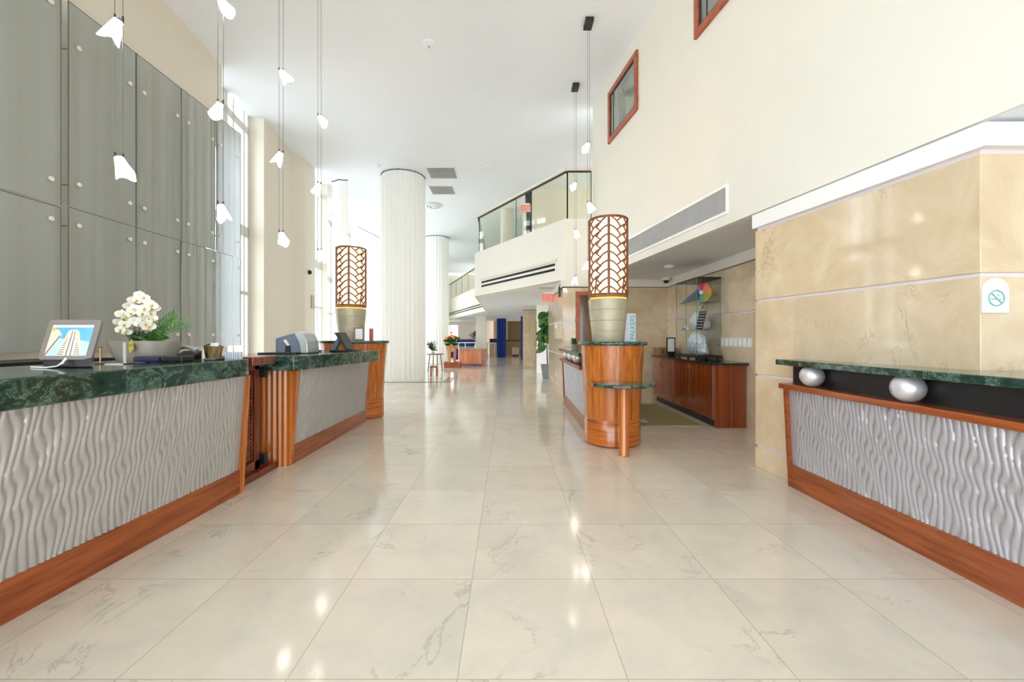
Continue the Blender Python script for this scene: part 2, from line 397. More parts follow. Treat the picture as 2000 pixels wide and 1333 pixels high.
def window_bay(name, a, b, recess, zbars, vbars, fr=.06, deep=.12):
    "glazed bay between two plan points, set back to the left by recess"
    A, B = Vector(a), Vector(b); d = (B-A); L = d.length; d.normalize(); nrm = Vector((-d.y, d.x))
    A, B = A + nrm*recess, B + nrm*recess
    M4 = Matrix(((d.x, nrm.x, 0, A.x), (d.y, nrm.y, 0, A.y), (0, 0, 1, 0), (0, 0, 0, 1)))
    m = MB()
    for u, w in vbars: m.box(u*L-w/2, u*L+w/2, -deep/2, deep/2, 0, ZC)
    for z, h in zbars: m.box(0, L, -deep/2, deep/2, z-h/2, z+h/2)
    o = struct(m.xform(M4).build(name, M['alu'], bevel=.006))
    g = MB(); g.box(0, L, -.006, .006, .05, ZC-.02); g.xform(M4).build('window_pane', M['glass'], o)
    return o
window_bay('window_1', LEFT[-1], LEFT2[0], .34, [(5.52, .16), (3.40, .22), (2.13, .07), (.05, .1)], [(.01, .06), (.26, .06), (.472, .05), (.562, .18), (.70, .05), (.894, .05), (.985, .1)])
window_bay('window_2', LEFT2[-1], LEFT3[0], .22, [(5.5, .14), (3.36, .24), (2.10, .07), (.05, .1)], [(.02, .08), (.45, .05), (.62, .05), (.98, .1)])
window_bay('window_20', LEFT[0], LEFT[1], .2, [(5.5, .14), (3.36, .24), (2.10, .07), (.05, .1)], [(0, .1), (.25, .06), (.5, .1), (.75, .06), (1, .1)])  # unseen bay, added to flood light onto the right wall and pier
mb = MB(); mb.box(-4.7, 4.75, -4.2, -4, 2.7, ZC); struct(mb.build('wall_rear_light_block', M['cream']))  # unseen wall, added to cut light from behind and give some bounce
for k in range(5):
    window_bay('window_%d' % (k+3), WINF[k], WINF[k+1], .05, [(5.45, .16), (3.36, .2), (2.10, .07), (.05, .1)], [(.0, .12), (.5, .06), (1, .12)])
mb = MB(); mb.path_wall([LEFT3[-1], WINF[0]], 0, ZC, .1); mb.path_wall(WINF[5:], 0, ZC, .2); struct(mb.build('wall_return_and_light_block', M['cream']))  # return wall; hidden far bays walled in to cut daylight at that end

# right hand: plane W, x = 2.862 - .139 y
WX = lambda y: 2.862 - .139*y
YE = 8.35                                              # plane of the far facing wall
mb = MB(); mb.prism([(WX(-4), -4), (WX(YE), YE), (WX(YE)+.30, YE), (WX(-4)+.30, -4)], ZS, ZC)
wr = struct(mb.build('wall_right', M['cream']))
def courses(name, a, b, zs, t, gap=.022, mat=None, trim=None):
    "stone courses between the joints zs along a plan line, thickness t to the left; pale reveals behind"
    m, r = MB(), MB()
    for z0, z1 in zip(zs[:-1], zs[1:]): m.path_wall([a, b], z0 + (gap/2 if z0 > 0 else 0), z1 - gap/2, t)
    A, B = Vector(a), Vector(b); d = (B-A).normalized(); nn = Vector((-d.y, d.x))*math.copysign(.012, t)
    o = struct(m.build(name, mat or M['marble'], bevel=.003))
    r.path_wall([tuple(A+nn+d*.006), tuple(B+nn-d*.006)], 0, zs[-1], t*.5); r.build('joint_reveal', M['reveal'], o)
    return o
ZJ = [0, .20, .862, 1.552, 2.215]
# pier: long side faces the hall, end faces the camera
pA, pB = (WX(2.246), 2.246), (WX(3.904), 3.904)
m, r = MB(), MB()
for z0, z1 in zip(ZJ[:-1], ZJ[1:]):
    g = .011
    m.prism([pA, pB, (3.3, 3.904), (4.6, 3.904), (4.6, 2.246)], z0+(g if z0 else 0), z1-g)
r.prism([(pA[0]+.014, 2.26), (pB[0]+.014, 3.89), (4.59, 3.89), (4.59, 2.26)], 0, ZJ[-1]+.02)
o = struct(m.build('wall_pier', M['marble'], bevel=.004)); r.build('joint_reveal', M['reveal'], o)
mb = MB(); mb.prism([(WX(2.21)-.02, 2.21), (WX(3.92)-.02, 3.92), (3.2, 3.92), (4.6, 3.92), (4.6, 2.21)], 2.232, ZS-.02)
struct(mb.build('trim_1', M['trimwhite'], bevel=.004))
# soffits over the recess and over the desk's back room
mb = MB(); mb.prism([(WX(3.8)+.03, 3.8), (WX(YE)+.03, YE), (3.6, YE+.2), (3.6, 3.8)], ZS-.002, ZS+.12); mb.prism([(WX(-4)+.02, -4), (WX(3.8)+.02, 3.8), (4.75, 3.8), (4.75, -4)], ZS-.002, ZS+.12)
struct(mb.build('ceiling_soffit', M['white']))
NX = 3.2
courses('wall_niche', (NX, 3.85), (NX, YE), ZJ, -.3)
courses('wall_far', (1.10, YE), (1.36, YE), ZJ, .22)
courses('wall_far_right', (2.33, YE), (3.5, YE), ZJ, .22)
mb = MB(); mb.box(1.36, 2.33, YE, YE+.22, 2.14, 2.215); struct(mb.build('wall_over_door', M['marble']))
courses('wall_corridor', (1.10, YE+.222), (1.10, 11.3), ZJ, -.5)
mb = MB(); mb.box(NX-.012, NX+.3, 3.93, YE, 2.232, ZS-.003); mb.box(1.09, 3.5, YE-.012, YE+.3, 2.232, ZS-.003); mb.box(1.085, 1.6, YE, 11.31, 2.232, ZS-.003)
struct(mb.build('trim_2', M['cream']))
mb = MB(); mb.box(4.6, 4.75, -4, 2.3, 0, ZS); struct(mb.build('wall_back_room', M['cream']))
# door beside the tall lamp
mb = MB(); mb.box(1.36, 1.445, YE-.02, YE+.1, 0, 2.14); mb.box(2.245, 2.33, YE-.02, YE+.1, 0, 2.14); mb.box(1.445, 2.245, YE-.02, YE+.1, 2.055, 2.14)
d = struct(mb.build('door_1', M['framewood'], bevel=.005))
mb = MB(); mb.box(1.447, 2.243, YE+.03, YE+.075, .01, 2.053); mb.build('door_leaf', wood('dark_olive_brown_door', srgb(70, 42, 16), srgb(128, 92, 34), (9, 9, .8), .15, .5), d)
mb = MB(); mb.box(1.70, 1.80, YE+.022, YE+.03, 1.42, 1.56); mb.build('door_notice', M['purple'], d)
mb = MB(); mb.box(1.442, 1.452, YE+.0, YE+.03, 1.78, 1.90); mb.build('door_hinge', M['brass'], d)

# mezzanine and balconies
F1a, F1b, F1c, F2b = (1.15, YE), (-.943, 11.8), (-1.0, 18.3), (-4.1, 27.4)
mez = [F1a, (WX(YE)+.25, YE), (2.9, YE+.25), (8, 9), (8, 30), (-5.1, 30), F2b, F1c, F1b]
mb = MB(); mb.prism(mez, ZS, 3.60); struct(mb.build('slab_mezzanine', [M['cream'], M['white']], bevel=0))
mb = MB(); mb.prism([(x*1.0, y) for x, y in [(1.2, YE+.25), (8, YE+.8), (8, 29.9), (-5.0, 29.9), (-4.0, 27.5), (-.9, 18.4), (-.85, 11.8)]], ZS-.012, ZS-.002); struct(mb.build('ceiling_under_mezzanine', M['white']))
mb = MB(); mb.box(2.10, 2.3, YE+.25, 10.2, 3.6, ZC); mb.box(.55, 8, 13.0, 13.2, 3.6, ZC); mb.box(.55, .75, 13.0, 16, 3.6, ZC); mb.box(2.3, 3.6, 10.0, 10.2, 3.6, ZC)
struct(mb.build('wall_balcony_back', M['beige']))
mb = MB(); mb.box(-1.6, 8, 26, 26.2, 3.6, ZC); struct(mb.build('wall_balcony_far', M['cream']))
mb = MB(); mb.cyl(-.05, 15.2, .22, 3.6, ZC, 24); struct(mb.build('column_balcony', M['cream']))

def linear_vent(label, a, b, z0, z1, n):
    A, B = Vector(a), Vector(b); d = B-A; L = d.length; d.normalize(); nrm = Vector((d.y, -d.x))
    if nrm.y > 0 : nrm = -nrm
    X = Matrix(((d.x, nrm.x, 0, A.x), (d.y, nrm.y, 0, A.y), (0, 0, 1, 0), (0, 0, 0, 1)))
    t = thing('linear_air_diffuser', label, 'air vent', (A.x, A.y, z0))
    h = z1-z0
    m = MB(); m.box(0, L, -.02, .012, z0, z1); m.xform(X).build('backing', M['cream'], t)
    m = MB(); m.box(-.04, L, -.02, .035, z1-.02, z1+.03); m.xform(X).build('upper_lip', M['beige'], t)
    for k in range(n):
        zc = z0 + h*(.22 + .45*k)
        m = MB(); m.box(.02, L-.02, -.01, .016, zc-h*.11, zc+h*.11); m.xform(X).build('slot', M['void'], t)
e1 = (Vector(F1b)-Vector(F1a)).normalized()
linear_vent('long twin slot air diffuser in the near balcony front', tuple(Vector(F1a)+e1*.3), tuple(Vector(F1b)-e1*.42), 2.57, 2.80, 2)
e2 = (Vector(F2b)-Vector(F1c)).normalized()
linear_vent('long twin slot air diffuser in the far balcony front', tuple(Vector(F1c)+e2*.3), tuple(Vector(F2b)-e2*.2), 2.57, 2.80, 2)

def balustrade(label, pts, joints, inset):
    t = thing('glass_balustrade', label, 'balustrade', (*pts[0], 3.6))
    m, q = MB(), MB()
    for i in range(len(pts)-1):
        a, b = Vector(pts[i]), Vector(pts[i+1]); d = (b-a).normalized()
        m.path_wall([tuple(a-d*.02), tuple(b+d*.02)], 4.57, 4.63, .07)
        q.path_wall([tuple(a), tuple(b)], 4.545, 4.57, .035)
        n = joints[i]
        for k in range(n):
            p0, p1 = a + (b-a)*(k/n) + d*.012, a + (b-a)*((k+1)/n) - d*.012
            g = MB(); g.path_wall([tuple(p0), tuple(p1)], 3.6, 4.55, .016); g.build('glass_pane', M['balglass'], t)
        for k in range(n+1):
            p0 = a + (b-a)*(k/n)
            g = MB(); g.box(p0.x-.011, p0.x+.011, p0.y-.011, p0.y+.011, 3.6, 4.55); g.build('pane_edge', M['glassedge'], t)
    m.build('handrail', M['beige'], t, bevel=.008); q.build('rail_channel', M['darkmetal'], t)
off = Vector((.14, .08))
balustrade('glass balustrade with pale handrail on the near balcony', [(WX(YE)-.02, YE+.06), (1.2, YE+.06), (-.80, 11.65), (-.86, 17.9)], [1, 2, 3], .1)
balustrade('glass balustrade on the far balcony beyond the tall curtains', [(-1.05, 18.55), (-4.05, 27.5)], [6], .1)

# far end of the hall
mb = MB(); mb.box(-5.4, -4.75, 30, 30.2, 0, ZC); mb.box(-4.75, -3.6, 30, 30.2, 2.1, ZC); mb.box(-4.75, -3.6, 30, 30.2, 0, .7); mb.box(-3.6, -1.0, 30, 30.2, 0, ZC)
struct(mb.build('wall_back', M['cream']))
mb = MB(); mb.box(-4.75, -3.6, 30.08, 30.1, .7, 2.1); mb2 = MB(); mb2.box(-4.2, -4.14, 30.05, 30.15, .7, 2.1); o = struct(mb2.build('window_10', M['alu'])); mb.build('window_pane', M['glass'], o)
mb = MB(); mb.box(-1.0, 0, 29, 29.2, 0, ZS); struct(mb.build('wall_back_middle', M['farpink']))
mb = MB(); mb.box(0, 2.6, 29.2, 29.4, 0, ZS); struct(mb.build('wall_back_right', M['fardark']))
mb = MB(); mb.box(-1.68, -1.16, 21.8, 22.3, 0, ZS); struct(mb.build('column_white', M['cream']))
courses('column_marble', (.60, 16.4), (1.10, 16.4), [0, .2, 2.02, 2.3], .5)
mb = MB(); mb.box(.58, 1.12, 16.38, 16.92, 2.32, ZS); struct(mb.build('trim_3', M['cream']))
mb = MB(); mb.box(1.02, 4, 14.6, 14.8, 0, ZS); struct(mb.build('wall_corridor_end', M['cream']))
mb = MB(); mb.box(7.85, 8, 8.6, 30, 0, ZC); struct(mb.build('wall_far_side', M['cream']))

# ------------------------------------------------------------------ counters
def wave(mb, a0, b0, a1, b1, z0, z1, n2, pitch=.033, depth=.011, lam=.235, sgn=1, k=.42):
    A0, B0, A1, B1 = map(Vector, (a0, b0, a1, b1)); L = (B0-A0).length
    nu = int(L/pitch*7); nv = max(8, int((z1-z0)/.0165)); N = Vector(n2).normalized()
    def fn(u, v):
        s, z = u*L, z0 + (z1-z0)*v
        ph = s/pitch + .30*math.sin(2*PI*(z/lam + sgn*s/.25 + .3*math.sin(2*PI*s/.9) + .12*math.sin(2*PI*z/.5))) + .13*math.sin(2*PI*(z/.31 + sgn*s/.125) + 1.3) + .08*math.sin(2*PI*(z/.43 - sgn*s/.2))
        e = min(1, u*40, (1-u)*40)
        d = depth*e*abs(math.sin(PI*ph))**.85
        p = (A0 + (B0-A0)*u)*(1-v) + (A1 + (B1-A1)*u)*v + N*d
        return (p.x, p.y, z)
    return mb.grid(fn, nu, nv)

# left counter nearest the camera
t = thing('reception_counter', 'long left counter with thick green marble top and wavy panel, nearest the camera', 'counter', (-2.4, 1.8, 0))
def xb(y): return -2.135 + .03*(y-1.75)
y0, y1 = -.6, 3.257
m = MB(); m.prism([(xb(y0), y0), (xb(y1), y1), (-2.72, y1), (-2.72, y0)], .185, .915); m.build('body', M['charcoal'], t)
m = MB(); m.prism([(xb(y0)+.012, y0), (xb(y1)+.012, y1), (-2.6, y1), (-2.6, y0)], 0, .185); m.build('plinth', M['plinthwood'], t, bevel=.003)
m = MB(); wave(m, (xb(y0)-.0, y0), (xb(y1)-.0, y1-.03), (xb(y0)+.055, y0), (xb(y1)+.055, y1-.03), .185, .915, (1, 0), sgn=-1); m.build('wave_panel', M['silver2'], t, smooth=80)
m = MB(); m.loft([[(xb(y1)+.018, y1-.03, .0), (xb(y1)+.018, y1+.012, 0), (-2.16, y1+.012, 0), (-2.16, y1-.03, 0)], [(xb(y1)+.07, y1-.03, .915), (xb(y1)+.07, y1+.012, .915), (-2.16, y1+.012, .915), (-2.16, y1-.03, .915)]]); m.build('end_trim', M['wood'], t)
def rounded(poly_front, r=.05): return poly_front
m = MB(); m.prism([(-2.0, -.6), (-2.005, 1.6), (-2.01, 3.20), (-2.018, 3.245), (-2.05, 3.275), (-2.2, 3.29), (-2.85, 3.29), (-2.85, -.6)], .915, 1.045); m.build('marble_top', M['green'], t, bevel=.008)
# back work surface behind it
t = thing('back_work_desk', 'low dark desk behind the left counter under the glass panels', 'desk', (-3.6, 2.4, 0))
m = MB(); m.box(-4.25, -3.75, .6, 4.0, .0, .98); m.build('body', M['black'], t)
m = MB(); m.box(-4.27, -3.70, .6, 4.0, .98, 1.02); m.build('worktop', M['black'], t)
m = MB(); m.box(-3.74, -3.72, .8, 3.9, .55, .9); m.build('drawer', M['redwood'], t)

# gate between the counters
t = thing('counter_gate', 'red wood swing gate with lattice panel between the two left counters', 'gate', (-2.22, 3.55, 0))
m = MB(); m.box(-2.245, -2.19, 3.60, 3.67, .06, .985); m.box(-2.245, -2.19, 3.30, 3.36, .06, .985); m.box(-2.245, -2.19, 3.3, 3.67, .06, .14); m.box(-2.245, -2.19, 3.3, 3.67, .93, .985); m.build('gate_frame', M['redwood'], t, bevel=.004)
m = MB(); m.box(-2.40, -2.02, 3.30, 3.62, .985, 1.055); m.build('top_rail', M['redwood'], t, bevel=.008)
m = MB(); m.box(-2.30, -2.14, 3.32, 3.87, .0, .06); m.build('foot_board', M['redwood'], t, bevel=.008)
m = MB()
for k in range(9): m.box(-2.228, -2.222, 3.36, 3.60, .16+k*.09, .172+k*.09)
for k in range(22): m.tube([(-2.216, 3.365, .15+k*.035), (-2.216, 3.60, .15+k*.035+.03)], .006, 5)
for k in range(7): m.tube([(-2.210, 3.375+k*.036, .15), (-2.210, 3.375+k*.036, .93)], .006, 5)
m.build('lattice', M['latticewood'], t)
for z in (.09, .86):
    m = MB(); m.box(-2.25, -2.15, 3.675, 3.73, z, z+.09); h = m.build('hinge', M['black'], t)

# second left counter
t = thing('reception_counter', 'second left counter with thick green marble top and fluted orange wood end', 'counter', (-2.3, 4.6, 0))
a, b = (-2.07, 3.93), (-2.05, 5.96)
m = MB(); m.prism([a, b, (-2.7, 5.96), (-2.7, 3.93)], 0.17, .915); m.build('body', M['charcoal'], t)
m = MB(); m.prism([(-2.058, 3.95), (-2.038, 5.98), (-2.6, 5.98), (-2.6, 3.95)], 0, .185); m.build('plinth', M['plinthwood'], t, bevel=.003)
m = MB(); wave(m, (-2.07, 3.96), (-2.05, 5.96), (-2.0, 3.98), (-1.985, 5.96), .185, .915, (1, 0), sgn=-1, depth=.019); m.build('wave_panel', M['silver2'], t, smooth=80)
m = MB()
for k in range(9):
    x = -2.075 - k*.05 - .022
    m.loft([[(x + .03*math.cos(q*PI/4+PI), 3.93 + .034*math.sin(q*PI/4+PI) , z) for q in range(8)] for z in (0, .915)])
m.loft([[(-2.6, 3.925, 0), (-2.052, 3.925, 0), (-2.052, 3.975, 0), (-2.6, 3.975, 0)], [(-2.6, 3.925, .915), (-1.985, 3.925, .915), (-1.985, 3.985, .915), (-2.6, 3.985, .915)]])
m.build('fluted_end', M['wood'], t, smooth=40)
m = MB(); m.prism([(-1.895, 3.76), (-1.925, 3.73), (-2.75, 3.83), (-2.75, 5.45), (-1.72, 5.45), (-1.68, 5.42), (-1.67, 5.37)], .912, 1.045); m.build('marble_top', M['green'], t, bevel=.008)

# pedestals with the tall lamps
def pedestal(label, cx, cy, sx, sy, slabx, slaby):
    t = thing('lamp_pedestal', label, 'pedestal', (cx, cy, 0))
    m = MB(); m.lathe([(.315, .30), (.33, .7), (.357, 1.125)], cx, cy, 64, sx, sy); m.build('drum', M['wood'], t, smooth=40)
    m = MB(); m.lathe([(.298, .0), (.318, .015), (.318, .292), (.312, .30)], cx, cy, 64, sx, sy); m.build('base_band', M['woodh'], t, smooth=40)
    m = MB(); m.lathe([(1, 1.125), (1.02, 1.135), (1.02, 1.155), (1, 1.165)], cx, cy, 64, slabx, slaby); m.build('marble_top', M['green'], t, smooth=50)
    return t
tr = pedestal('round striped wood pedestal on the right carrying a tall lamp', 1.21, 4.84, 1, 1, .385, .385)
tl = pedestal('wide striped wood pedestal on the left at the end of the counters', -2.36, 6.40, 1.40, 1.0, .515, .385)
t = thing('half_round_shelf', 'small green marble half shelf on a wood post before the right pedestal', 'shelf', (1.19, 4.27, 0))
m = MB(); arc = [(1.215 + .335*math.cos(q*PI/24), 4.40 + .34*math.sin(q*PI/24)*.85) for q in range(24, 49)]
m.prism(arc + [(1.55, 4.50), (.88, 4.50)], .70, .738); m.build('marble_shelf', M['green'], t, bevel=.006)
m = MB(); m.lathe([(.056, 0), (.05, .012), (.05, .70)], 1.19, 4.27, 24); m.build('post', M['wood'], t, smooth=40)

def tall_lamp(label, cx, cy, rot, z0=1.165):
    t = thing('leaf_lattice_lamp', label, 'lamp', (cx, cy, z0))
    m = MB(); prof = [(.178, 0)]
    for k in range(4):
        za, zb = .485*k/4, .485*(k+1)/4
        ra, rb = .180+.048*k/4, .180+.048*(k+1)/4
        prof += [(ra, za+.003), (rb, zb-.006), (rb-.006, zb-.003), (rb-.006, zb)]
    m.lathe([(r, z0+z) for r, z in prof], cx, cy, 56); m.build('stone_base', M['stone'], t, smooth=35)
    zs, R, Hh = z0+.50, .212, .905
    m = MB(); m.lathe([(R-.03, zs-.012), (R-.004, zs), (R-.004, zs+.03)], cx, cy, 48); m.build('glow_ring', M['amber'], t, smooth=40)
    m = MB(); m.lathe([(R-.012, zs+.03), (R-.012, zs+Hh-.01)], cx, cy, 48, caps=False); m.build('shade', M['shade'], t, smooth=40)
    m = MB()
    for z, r in ((zs+.035, .013), (zs+.012, .009), (zs+Hh, .013)):
        m = MB(); m.tube([(cx+(R+.004)*math.cos(q*PI/24), cy+(R+.004)*math.sin(q*PI/24), z) for q in range(49)], r, 8)
        m.build('rim_ring', M['latticewood'], t, smooth=50)
    m = MB()
    def cp(th, z): return (cx+(R+.002)*math.cos(rot+th), cy+(R+.002)*math.sin(rot+th), zs+z)
    zlo, zhi = .04, Hh-.01
    def arc(t0, za, t1, zb, bulge, r=.0084):
        pts = []
        for q in range(9):
            u = q/8; th = t0+(t1-t0)*u; z = za+(zb-za)*u + bulge*4*u*(1-u)
            if zlo <= z <= zhi: pts.append(cp(th, z))
        if len(pts) > 2: m.tube(pts, r, 5)
    S = PI/2
    for k in range(4):
        b0 = k*S
        m.tube([cp(b0, zlo), cp(b0, (zlo+zhi)/2), cp(b0, zhi)], .0135, 8)
        for j in range(-1, 12):
            z = .02+.098*j
            arc(b0, z, b0+.42*S, z-.115, .022); arc(b0+S, z, b0+.58*S, z-.115, .022)      # veins falling from both ribs
            arc(b0+.27*S, z-.055, b0+.74*S, z+.036, .012)                                 # bridging vein
            arc(b0+.74*S, z-.063, b0+.50*S, z+.005, 0, .0075)
        arc(b0+.50*S, zlo, b0+.58*S, .22, 0)
    m.build('lattice', M['latticewood'], t, smooth=60)
    return t, (cx, cy, zs+Hh*.45)
lamp_r, lp1 = tall_lamp('tall cylindrical leaf lattice lamp on the right pedestal', 1.165, 4.84, -PI/2-.20)
lamp_l, lp2 = tall_lamp('tall cylindrical leaf lattice lamp on the left pedestal', -2.41, 6.40, -PI/2+.20)

# right counters with silver balls
def ball_counter(label, a, b, nx, depth, balls, top, zt, cat='counter', sgn=1):
    "front line a->b; nx = direction (unit x) the front faces"
    t = thing('ball_front_counter', label, cat, (a[0]-nx*.3, (a[1]+b[1])/2, 0))
    A, B = Vector(a), Vector(b); N = Vector((nx, 0)); bk = -N*depth
    def pr(mb, o0, o1, z0, z1): mb.prism([tuple(A+N*o0), tuple(B+N*o0), tuple(B-N*o1), tuple(A-N*o1)], z0, z1); return mb
    pr(MB(), .0, depth, .0, .80).build('body', M['charcoal'], t)
    pr(MB(), .018, .1, 0, .185).build('plinth', M['plinthwood'], t, bevel=.003)
    m = MB(); wave(m, a, b, tuple(A+N*.035), tuple(B+N*.035), .185, .80, (nx, 0), sgn=sgn); m.build('wave_panel', M['silver'], t, smooth=80)
    pr(MB(), .10, depth, .80, .842).build('wood_ledge', M['plinthwood'], t, bevel=.005)
    pr(MB(), -.06, depth, .842, zt-.045).build('recess', M['black'], t)
    for y in balls:
        u = (y-A.y)/(B.y-A.y); x = A.x+(B.x-A.x)*u
        m = MB(); m.ball((x+nx*.02, y, .842+.081), .08, n=28, m=16); m.build('silver_ball', M['ball'], t, smooth=60)
    m = MB(); m.prism(top, zt-.045, zt); m.build('marble_top', M['green'], t, bevel=.006)
    e = MB(); d = (B-A).normalized()*.03
    far = B if B.y > A.y else A
    e.loft([[(far.x+nx*.02, far.y+.012, 0), (far.x+nx*.02, far.y-.012, 0), (far.x-nx*.04, far.y-.012, 0), (far.x-nx*.04, far.y+.012, 0)], [(far.x+nx*.06, far.y+.012, .8), (far.x+nx*.06, far.y-.012, .8), (far.x-nx*.04, far.y-.012, .8), (far.x-nx*.04, far.y+.012, .8)]])
    e.build('end_trim', M['plinthwood'], t)
    return t
W3 = WX
topR = [(2.19, 3.40), (2.20, 2.3), (2.21, -.6), (3.1, -.6), (3.1, 2.23), (WX(2.235)-.005, 2.235), (WX(3.42)-.005, 3.42)]
t = thing('ball_front_counter', 'right counter with silver balls under its green marble top, beside the marble pier', 'counter', (2.5, 1.6, 0))
xr = lambda y: 2.325 - .005*y
def strip(o0, z0, z1, back=.05, ya=-.6, yb=3.39):
    m = MB(); m.prism([(xr(ya)-o0, ya), (xr(yb)-o0, yb), (min(xr(yb)+back, WX(yb)-.006), yb), (xr(2.2)+back, 2.2), (xr(ya)+back, ya)], z0, z1); return m
strip(0, 0, .80, .055).build('body', M['charcoal'], t)
strip(.016, 0, .185, .04).build('plinth', M['plinthwood'], t, bevel=.003)
m = MB(); wave(m, (xr(-.6), -.6), (xr(3.375), 3.375), (xr(-.6)-.03, -.6), (xr(3.375)-.03, 3.375), .185, .80, (-1, 0), sgn=-1); m.build('wave_panel', M['silver'], t, smooth=80)
strip(.10, .80, .842, .055, yb=3.40).build('wood_ledge', M['plinthwood'], t, bevel=.006)
strip(-.015, .842, .99, .055).build('recess', M['black'], t)
for y in (3.10, 2.36, 1.62, .9):
    m = MB(); m.ball((xr(y)-.045, y, .924), .08, n=28, m=16); m.build('silver_ball', M['ball'], t, smooth=60)
m = MB(); m.prism([(2.19, 3.41), (2.195, 2.3), (2.20, -.6), (3.1, -.6), (3.1, 2.236), (WX(2.236)-.004, 2.236), (WX(3.41)-.004, 3.41)], .99, 1.035); m.build('marble_top', M['green'], t, bevel=.006)
m = MB(); m.loft([[(xr(3.39)-.02, 3.375, 0), (xr(3.39)-.02, 3.40, 0), (xr(3.39)+.04, 3.40, 0), (xr(3.39)+.04, 3.375, 0)], [(xr(3.39)-.06, 3.375, .8), (xr(3.39)-.06, 3.40, .8), (xr(3.39)+.04, 3.40, .8), (xr(3.39)+.04, 3.375, .8)]]); m.build('end_trim', M['plinthwood'], t)

ball_counter('far right counter with silver balls running back from the pedestal', (1.0, 5.27), (1.04, 7.55), -1, .5, (7.02, 6.45, 5.88), [(.90, 5.27), (.93, 7.6), (1.6, 7.6), (1.6, 5.27)], 1.02, sgn=-1)

# low cabinet in the niche
t = thing('low_cabinet', 'glossy red brown low cabinet with dark stone top in the niche', 'cabinet', (2.95, 6.8, 0))
m = MB(); m.prism([(2.775, 5.60), (2.83, 8.05), (3.19, 8.05), (3.19, 5.60)], .10, .842); m.build('body', M['cabwood'], t)
m = MB(); m.prism([(2.80, 5.62), (2.86, 8.0), (3.19, 8.0), (3.19, 5.62)], 0, .10); m.build('toe_kick', M['black'], t)
m = MB(); m.box(2.775, 3.19, 5.575, 5.60, 0, .842); m.build('end_panel', M['cabwood'], t)
ys = [5.605, 6.36, 7.03, 7.56, 8.045]
for k in range(4):
    ya, yb = ys[k]+.004, ys[k+1]-.004
    fx = lambda y: 2.775 + (y-5.6)*.0224
    m = MB(); m.prism([(fx(ya)-.018, ya), (fx(yb)-.018, yb), (fx(yb), yb), (fx(ya), ya)], .105, .838); dd = m.build('door', M['cabwood'], t, bevel=.002)
    hy = yb-.05 if k in (0, 2) else ya+.05
    m = MB(); m.tube([(fx(hy)-.018, hy, .66), (fx(hy)-.045, hy, .68), (fx(hy)-.045, hy, .76), (fx(hy)-.018, hy, .78)], .006, 6); m.build('handle', M['brass'], dd)
m = MB(); m.prism([(2.72, 5.62), (2.80, 5.52), (3.195, 5.52), (3.195, 8.1), (2.78, 8.1)], .842, .872); m.build('stone_top', M['blackslab'], t, bevel=.005)
ZT = .872

# glass showcase and what stands in it
SX0, SX1, SY0, SY1 = 2.80, 3.15, 6.17, 6.92
t = thing('glass_showcase', 'frameless glass showcase with black base and top on the low cabinet', 'showcase', ((SX0+SX1)/2, (SY0+SY1)/2, ZT))
m = MB(); m.box(SX0-.02, SX1+.02, SY0-.02, SY1+.02, ZT+.035, ZT+.075); m.build('base', M['black'], t)
for x in (SX0+.03, SX1-.03):
    for y in (SY0+.03, SY0+.36, SY1-.03):
        m = MB(); m.cyl(x, y, .018, ZT, ZT+.035, 12); m.build('foot', M['black'], t)
m = MB(); m.box(SX0-.01, SX1+.01, SY0-.01, SY1+.01, 2.09, 2.11); m.build('top_plate', M['black'], t)
for nm, bx in (('glass_pane', (SX0, SX0+.006, SY0, SY0+.37)), ('glass_pane', (SX0, SX0+.006, SY0+.375, SY1)), ('glass_pane', (SX0, SX1, SY0, SY0+.006)), ('glass_pane', (SX1-.006, SX1, SY0, SY1)), ('glass_pane', (SX0, SX1, SY1-.006, SY1))):
    m = MB(); m.box(*bx, ZT+.075, 2.09); m.build(nm, M['caseglass'], t)
for x, y in ((SX0, SY0), (SX0, SY0+.37), (SX1, SY0), (SX0, SY1)):
    m = MB(); m.box(x-.003, x+.003, y-.003, y+.003, ZT+.075, 2.09); m.build('glass_edge', M['glassedge'], t)
for z in (1.33, 1.745):
    m = MB(); m.box(SX0+.01, SX1-.01, SY0+.01, SY1-.01, z-.004, z+.004); m.build('shelf', M['caseglass'], t)
def rock(name, c, rx, ry, rz, seed, mat, parent, tap=.30):
    rr = random.Random(seed); m = MB(); m.ball((0, 0, 0), 1, n=26, m=18)
    ds = [Vector((rr.gauss(0, 1), rr.gauss(0, 1), rr.gauss(0, 1))).normalized() for _ in range(34)]; hs = [.64+.24*rr.random() for _ in ds]
    vs = []
    for p in m.v:
        v = Vector(p)
        for d, h in zip(ds, hs):
            k = v.dot(d)
            if k > h: v -= d*(k-h)
        vs.append((c[0]+v.x*rx*(1.15-tap*v.z), c[1]+v.y*ry*(1.15-tap*v.z), c[2]+max(v.z, -.82)*rz))
    m.v = vs; return m.build(name, mat, parent, smooth=18)
zb = ZT+.075
t = thing('rock_sculpture', 'big white carved rock on the bottom of the showcase', 'sculpture', (2.97, 6.45, zb))
rk = rock('rock', (2.975, 6.53, zb+.196), .125, .27, .236, 5, M['rock'], t, .62)
from mathutils.bvhtree import BVHTree
bv = BVHTree.FromPolygons([v.co for v in rk.data.vertices], [tuple(p.vertices) for p in rk.data.polygons])
m = MB()
